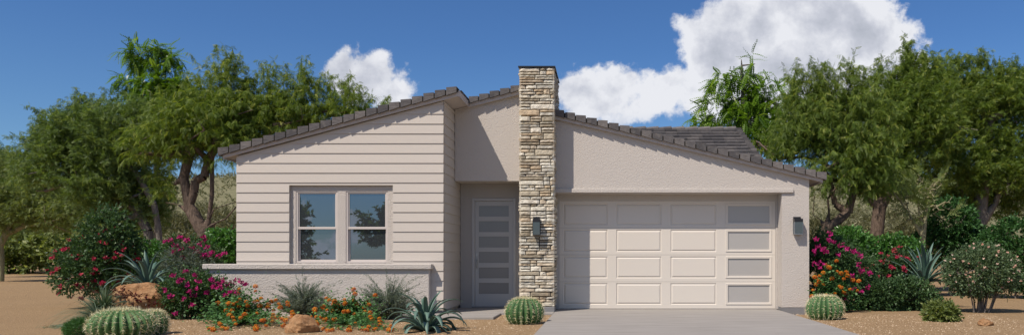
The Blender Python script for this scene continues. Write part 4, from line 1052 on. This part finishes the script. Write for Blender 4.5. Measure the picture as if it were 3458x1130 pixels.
lantana(790, 14.2, lpts(LA, 12.4, 13.95, 0, (790, 1040, 60, 30)), (.5, .35, .2), 'orange lantana between the magenta bougainvillea and the small boulder', 2000)
LB = Z3([(1415,450),(1427,487),(1178,522),(1203,540),(1250,552),(1240,578),(1335,535),(1338,570),(1415,540),(1440,578),(1445,600),(1540,553),(1545,580),(1150,597),(1155,618),(1185,627),(1275,590),(1275,620),(1235,630),(1230,640),(1335,640),(1370,635),(1420,660),(1505,605),(1510,640),(1555,650),(1560,685),(1570,710),(1600,500),(1635,700),(1640,730),(1640,755),(1430,740),(1250,705),(1180,700),(1165,710),(1130,690),(1100,725),(1100,745),(1090,685),(1045,683),(1080,620),(1080,640),(1375,770),(1375,810),(1490,788),(1545,770),(1585,815),(1530,820),(1605,800),(1190,830),(1155,808),(1230,800),(1295,795),(1735,765),(1720,797),(1747,795),(1730,830),(1675,775)])
lantana(1180, 14.2, lpts(LB, 12.4, 13.95, 0, (1180, 1040, 60, 30)), (.5, .35, .2), 'orange lantana between the small boulder and the big green agave', 2000)
LC = [(2791,892),(2800,902),(2828,915),(2840,922),(2858,918),(2752,935),(2764,945),(2768,930),(2766,950),(2825,880),(2862,930),(2880,945),(2850,940),(2900,948),(2842,970),(2820,990),(2870,975),(2745,978),(2790,995),(2835,965),(2756,960),(2810,940),(2780,960),(2742,1000),(2824,1010),(2895,980),(2850,985),(2780,920)]
lantana(2810, 17.2, [(a, b, 16.75+rnd.uniform(-.1, .15)) for a, b in LC], (.55, .25, .25), 'orange lantana growing against the bougainvillea beside the stucco pier', 1700)
for (o) in [c for c in sc.objects if c.name.startswith('flower_head') and c.parent and c.parent.location.x > 3]: o.scale = tuple(s*1.15 for s in o.scale)
# ---- agaves
def agave(base, label, n, L, Wd, seed=0, e_rng=(80, 5), droop=1.0, sc_=1.0, blue=0):
    t = thing('agave', base, label, 'agave', 'agave plants'); r = random.Random(seed)
    for i in range(n):
        f = i/(n-1); az = i*2.39996+r.uniform(-.2, .2); el = math.radians(e_rng[0]+(e_rng[1]-e_rng[0])*f**.9+r.uniform(-5, 5))
        Li = L*(r.uniform(.85, 1.12))*(.72+.4*math.sin(math.pi*min(1, f*.75+.2))); wi = Wd*r.uniform(.85, 1.1)
        K = 11; p = Vector(base)+Vector((math.cos(az), math.sin(az), 0))*(.015+.05*f)+Vector((0, 0, .02)); d0 = el; curl = droop*(.5+1.6*f**.7)*r.uniform(.7, 1.25); tw = r.uniform(-.3, .3)
        V = []; Fc = []
        for k in range(K+1):
            s_ = k/K; e_ = d0-curl*s_**1.7
            a2 = az+tw*s_; dr_ = Vector((math.cos(a2)*math.cos(e_), math.sin(a2)*math.cos(e_), math.sin(e_))); sd_ = Vector((-math.sin(a2), math.cos(a2), 0)); up_ = sd_.cross(dr_)*-1
            if up_.z < 0 and e_ > -1.5 and e_ < 1.5: up_ = -up_
            wv = wi*(.72+.5*s_)*(1-s_**2.6)**.75*.5+.0015
            th = .018*(1-s_)+.003
            V += [p-sd_*wv+up_*wv*.38, p-up_*th, p+sd_*wv+up_*wv*.38, p+up_*.004]
            if k < K: p = p+dr_*Li/K
        for k in range(K):
            for j in range(4):
                a, b = k*4+j, k*4+(j+1) % 4; Fc.append((a, b, b+4, a+4))
        Fc.append((0, 3, 2, 1)); va = []
        v0 = r.random()
        for k in range(K): va += [max(0, min(1, v0*.6+.1+blue)), max(0, min(1, v0*.6+.1+blue)), min(1, v0*.6+.3+blue), min(1, v0*.6+.3+blue)]
        va.append(.5)
        link_mesh('leaf', V, Fc, M['agave'], t, va, True)
    return t
agave(gp(1437, 12.7)+Vector((0, 0, -.02)), 'large green agave with arching leaves at the right end of the low wall', 36, .74, .11, 3, (86, 24), 1.7)
agave(P(500, 972, 15.8), 'blue-green agave growing on top of the big orange boulder', 28, .80, .11, 5, (84, 20), 1.15)
agave(P(3122, 955, 18.6), 'tall blue agave standing behind the low dark shrub on the right', 34, .95, .12, 8, (85, 8), .55, blue=.05)
# ---- desert spoon grasses
def spoon(base, n, L, label, name='desert_spoon', m='spoon', w_=.013, flat=0., group=None, dirx=None):
    t = thing(name, base, label, 'grass plant', group); parts = []
    d = norm(rng.normal(size=(n, 3))*np.array([1, 1, .8])+np.array([0, 0, .55-flat])); d[:, 2] = np.abs(d[:, 2])
    if dirx is not None: d = norm(d+np.array(dirx))
    p = np.repeat(np.array(tuple(base))[None], n, 0)+d*.03; Ln = L*(.7+.4*rng.random(n)); K = 6; va = rng.random(n); prev = p
    sd_ = norm(np.cross(d, np.array([0, 0, 1.])+rng.normal(size=(n, 3))*.2)); dd_ = d.copy()
    for k in range(K):
        dd_ = norm(dd_+np.array([0, 0, -.10-.12*flat])*(k+1)/2); q = prev+dd_*(Ln/K)[:, None]; w0 = w_*(1-k/K)+.0008; w1_ = w_*(1-(k+1)/K)+.0008
        parts.append((np.stack([prev-sd_*w0, prev+sd_*w0, q+sd_*w1_, q-sd_*w1_], 1).reshape(-1, 3), np.arange(4*n).reshape(-1, 4), va)); prev = q
    V, Fc, A = merge(parts); V[:, 2] = np.maximum(V[:, 2], GZ+.002+rng.random(len(V))*.01)
    link_mesh('foliage', V, Fc, M[m], t, A)
spoon(gp(352, 14.3)+Vector((0, 0, .22)), 480, .5, 'spiky grey-green desert spoon beside the big orange boulder')
spoon(gp(330, 13.7)+Vector((0, 0, .14)), 190, .9, 'feathery green grass clump sweeping left over the dirt', 'grass_clump', 'spoon', .006, .35, dirx=(-1.0, -.1, -.1))
# ---- rocks
def rock(center, r, label, seed, name='boulder', flat=1.0, m='rock'):
    V = []; Fc = []; nu, nv = 40, 22
    for j in range(nv+1):
        for i in range(nu):
            th = math.pi*j/nv; ph = 2*math.pi*i/nu; d = Vector((math.sin(th)*math.cos(ph), math.sin(th)*math.sin(ph), math.cos(th)))
            q = 1+.38*noise.noise(d*1.4+Vector((seed, 0, 0)))+.16*noise.noise(d*3.4+Vector((0, seed, 0)))+.07*noise.noise(d*8+Vector((0, 0, seed)))+.04*noise.noise(d*17)
            for k in range(9):   # planar facets
                nn = Vector((math.sin(k*2.1+seed), math.cos(k*1.7+seed*2), math.sin(k*.9+seed)+.3)).normalized(); h_ = .80+.08*math.sin(k*3+seed); dt = d.dot(nn)*q
                if dt > h_: q *= 1-(1-h_/dt)*.8
            V.append(Vector(center)+Vector((d.x*r[0]*q, d.y*r[1]*q, d.z*r[2]*q)))
    for j in range(nv):
        for i in range(nu): Fc.append((j*nu+i, (j+1)*nu+i, (j+1)*nu+(i+1) % nu, j*nu+(i+1) % nu))
    o = link_mesh(name, V, Fc, M[m], org=center); return tag(o, label, 'rock')
rock(P(1017, 1110, 12.5), (.26, .24, .27), 'small rough orange-brown boulder between the two lantanas', 2.0)
rock(P(487, 1014, 15.2), (.62, .42, .44), 'big orange sandstone boulder under the blue-green agave', 5.3)
rock(P(430, 1035, 15.1), (.25, .22, .24), 'smaller orange stone leaning on the left of the big boulder', 8.1)
rock(P(3325, 1090, 13.7), (.15, .12, .09), 'small pale rock on bare dirt at the right', 3.0, 'rock')
B = PB([(440,1015,38,22),(490,1025,30,20),(420,1000,25,18)], 14.85)
shrub('maroon_plant', 'dark red creeping plant over the big orange boulder', 445, 14.85, B, 110, LEAF, .045, M['maroon'], seed=31, stems=4)
# ---- barrel cacti
def cactus(c, R, H, ribs, label, seed=0, name='barrel_cactus', pale=0., sp_=1.0):
    t = thing(name, c, label, 'cactus', 'barrel cacti'); r = random.Random(seed); V = []; Fc = []; va = []
    nu = ribs*8; nv = 26; c = Vector(c)
    def pt(ph, s, lift=0):
        th = .04+s*(math.pi*.80); rr = math.sin(th)**.85*R; z = (math.cos(th)+.81)/1.81*H
        m = abs(math.cos(ph*ribs/2))          # 1 on a rib crest
        k = 1-.15*(1-m)**1.2*min(1, math.sin(th)*1.6); wob = 1+.04*math.sin(ph*2+seed)+.02*math.sin(ph*5+seed*2)
        return c+Vector((math.cos(ph)*(rr*k*wob+lift), math.sin(ph)*(rr*k*wob+lift), z-.03*(th < .5)*(1-th/.5)+lift*.3)), m
    for j in range(nv+1):
        for i in range(nu): p, m = pt(2*math.pi*i/nu, j/nv); V.append(p)
    for j in range(nv):
        for i in range(nu):
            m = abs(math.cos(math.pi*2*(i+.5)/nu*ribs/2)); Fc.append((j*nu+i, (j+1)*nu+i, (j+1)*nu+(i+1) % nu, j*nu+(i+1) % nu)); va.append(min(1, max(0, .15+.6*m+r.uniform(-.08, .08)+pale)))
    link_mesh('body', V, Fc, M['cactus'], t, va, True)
    ps, ds = [], []
    for k in range(ribs):
        ph = 2*math.pi*k/ribs
        for j in range(12):
            s = .03+.93*(j+r.uniform(-.25, .25))/12; p, _ = pt(ph, max(0, s), .002); n = (p-c-Vector((0, 0, H*.42))); n = Vector((n.x, n.y, n.z*1.2)).normalized()
            tn = Vector((-math.sin(ph), math.cos(ph), 0))
            for q in range(8):
                a = q*.785+r.random(); dd_ = (n*.75+tn*math.cos(a)*.9+n.cross(tn)*math.sin(a)*.9).normalized(); ps.append(tuple(p)); ds.append(tuple(dd_))
    n = len(ps); T = np.array([(-.038, 0, 0), (.038, 0, 0), (0, .02, 1)]); TF = np.array([(0, 1, 2)])
    Vv, Ff, A = instance(T, TF, np.array(ps), np.array(ds), (.066*sp_)*(.7+.6*rng.random(n)), rng.random(n))
    link_mesh('spines', Vv, Ff, M['spine'], t, A)
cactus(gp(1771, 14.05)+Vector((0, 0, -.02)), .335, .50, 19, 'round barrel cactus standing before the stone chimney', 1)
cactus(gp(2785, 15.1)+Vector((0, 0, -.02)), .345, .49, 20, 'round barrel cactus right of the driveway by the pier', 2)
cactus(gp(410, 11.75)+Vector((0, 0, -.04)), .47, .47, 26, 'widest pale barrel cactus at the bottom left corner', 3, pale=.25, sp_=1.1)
cactus(gp(518, 12.2)+Vector((0, 0, -.04)), .22, .42, 18, 'smaller barrel cactus tucked behind the widest one at bottom left', 4)
B = PB([(275,1112,50,32)], 12.0)
shrub('mound_plant', 'small bright green mound plant left of the widest cactus', 275, 12.0, B, 1500, THIN, .035, M['lleaf'], seed=35, stems=4, Lr=(.03, .06), up=.4, gap=0)
# ---------------------------------------------------------------- background wood and hill scrub
def thicket():
    parts = []
    n = 3000
    for (x0, x1, yy, zh_, m) in ((-75, -34, 60, 4.6, 0), (-60, -33, 57, 3.0, 0)):
        k = 2600; p = np.stack([rng.uniform(x0, x1, k), yy+rng.normal(size=k)*2, .3+rng.random(k)**.8*zh_], 1)
        k = len(p)
        L = .5+rng.random(k)*.8
        parts.append(sprays(p, norm(rng.normal(size=(k, 3))+np.array([0, 0, .5])), L, LEAF[0], LEAF[1], .36, 3, .2, .2, 4, False))
    V, Fc, A = merge(parts)
    o = link_mesh('woodland', V, Fc, M['olive2'], var=A); tag(o, 'dark distant woodland behind the bare dirt on the far left', 'woodland', kind='stuff')
    parts = []
    k = 6500; yy = rng.uniform(68, 136, k); xx = (rng.uniform(-.62, .6, k))*yy*1.1
    zz = []
    for a, b in zip(xx, yy): zz.append(GZ+15.0*(1-math.cos(min(1, (b-62)/75)*math.pi))/2+noise.noise(Vector((a*.03, b*.03, 5)))*2.2*min(1, (b-62)/30)+.1)
    p = np.stack([xx, yy, np.array(zz)], 1)
    parts = [sprays(np.repeat(p, 3, 0)+rng.normal(size=(k*3, 3))*np.array([.7, .7, .25]), norm(rng.normal(size=(k*3, 3))+np.array([0, 0, .9])), np.full(k*3, .6), LEAF[0], LEAF[1], .26, 2, .1, .1, 4, False, varb=.1)]
    V, Fc, A = merge(parts)
    o = link_mesh('hillside_scrub', V, Fc, M['dry'], var=A); tag(o, 'dry grey-green scrub covering the distant hillside', 'scrub', kind='stuff')
thicket()
# trees across the street, seen only as reflections in the window panes
def street_tree(name, label, x, y, h, r, seed):
    c = Vector((x, y, 0)); bl = []
    rr = random.Random(seed)
    for i in range(13): bl.append((c+Vector((rr.uniform(-.6, .6)*r, rr.uniform(-.5, .5)*r, h*rr.uniform(.18, .92))), (r*.45, r*.42, r*.34)))
    tree(name, label, (x, y, GZ), [[(x, y, GZ), (x+.1, y, h*.25), (x, y+.1, h*.45)]], bl, 650, (.4, .9), LEAF, .26, M['olive'], M['bark'], .2, 40, grav=.2, hang=.2, per=5, K=4, gap=.2, seed=seed, gs=.6)
street_tree('street_tree', 'leafy tree across the street mirrored in the left window panes', -17.6, -9, 3.9, 1.9, 3)
street_tree('street_tree', 'leafy tree across the street mirrored in the right window panes', -11.5, -9, 6.6, 2.0, 4)
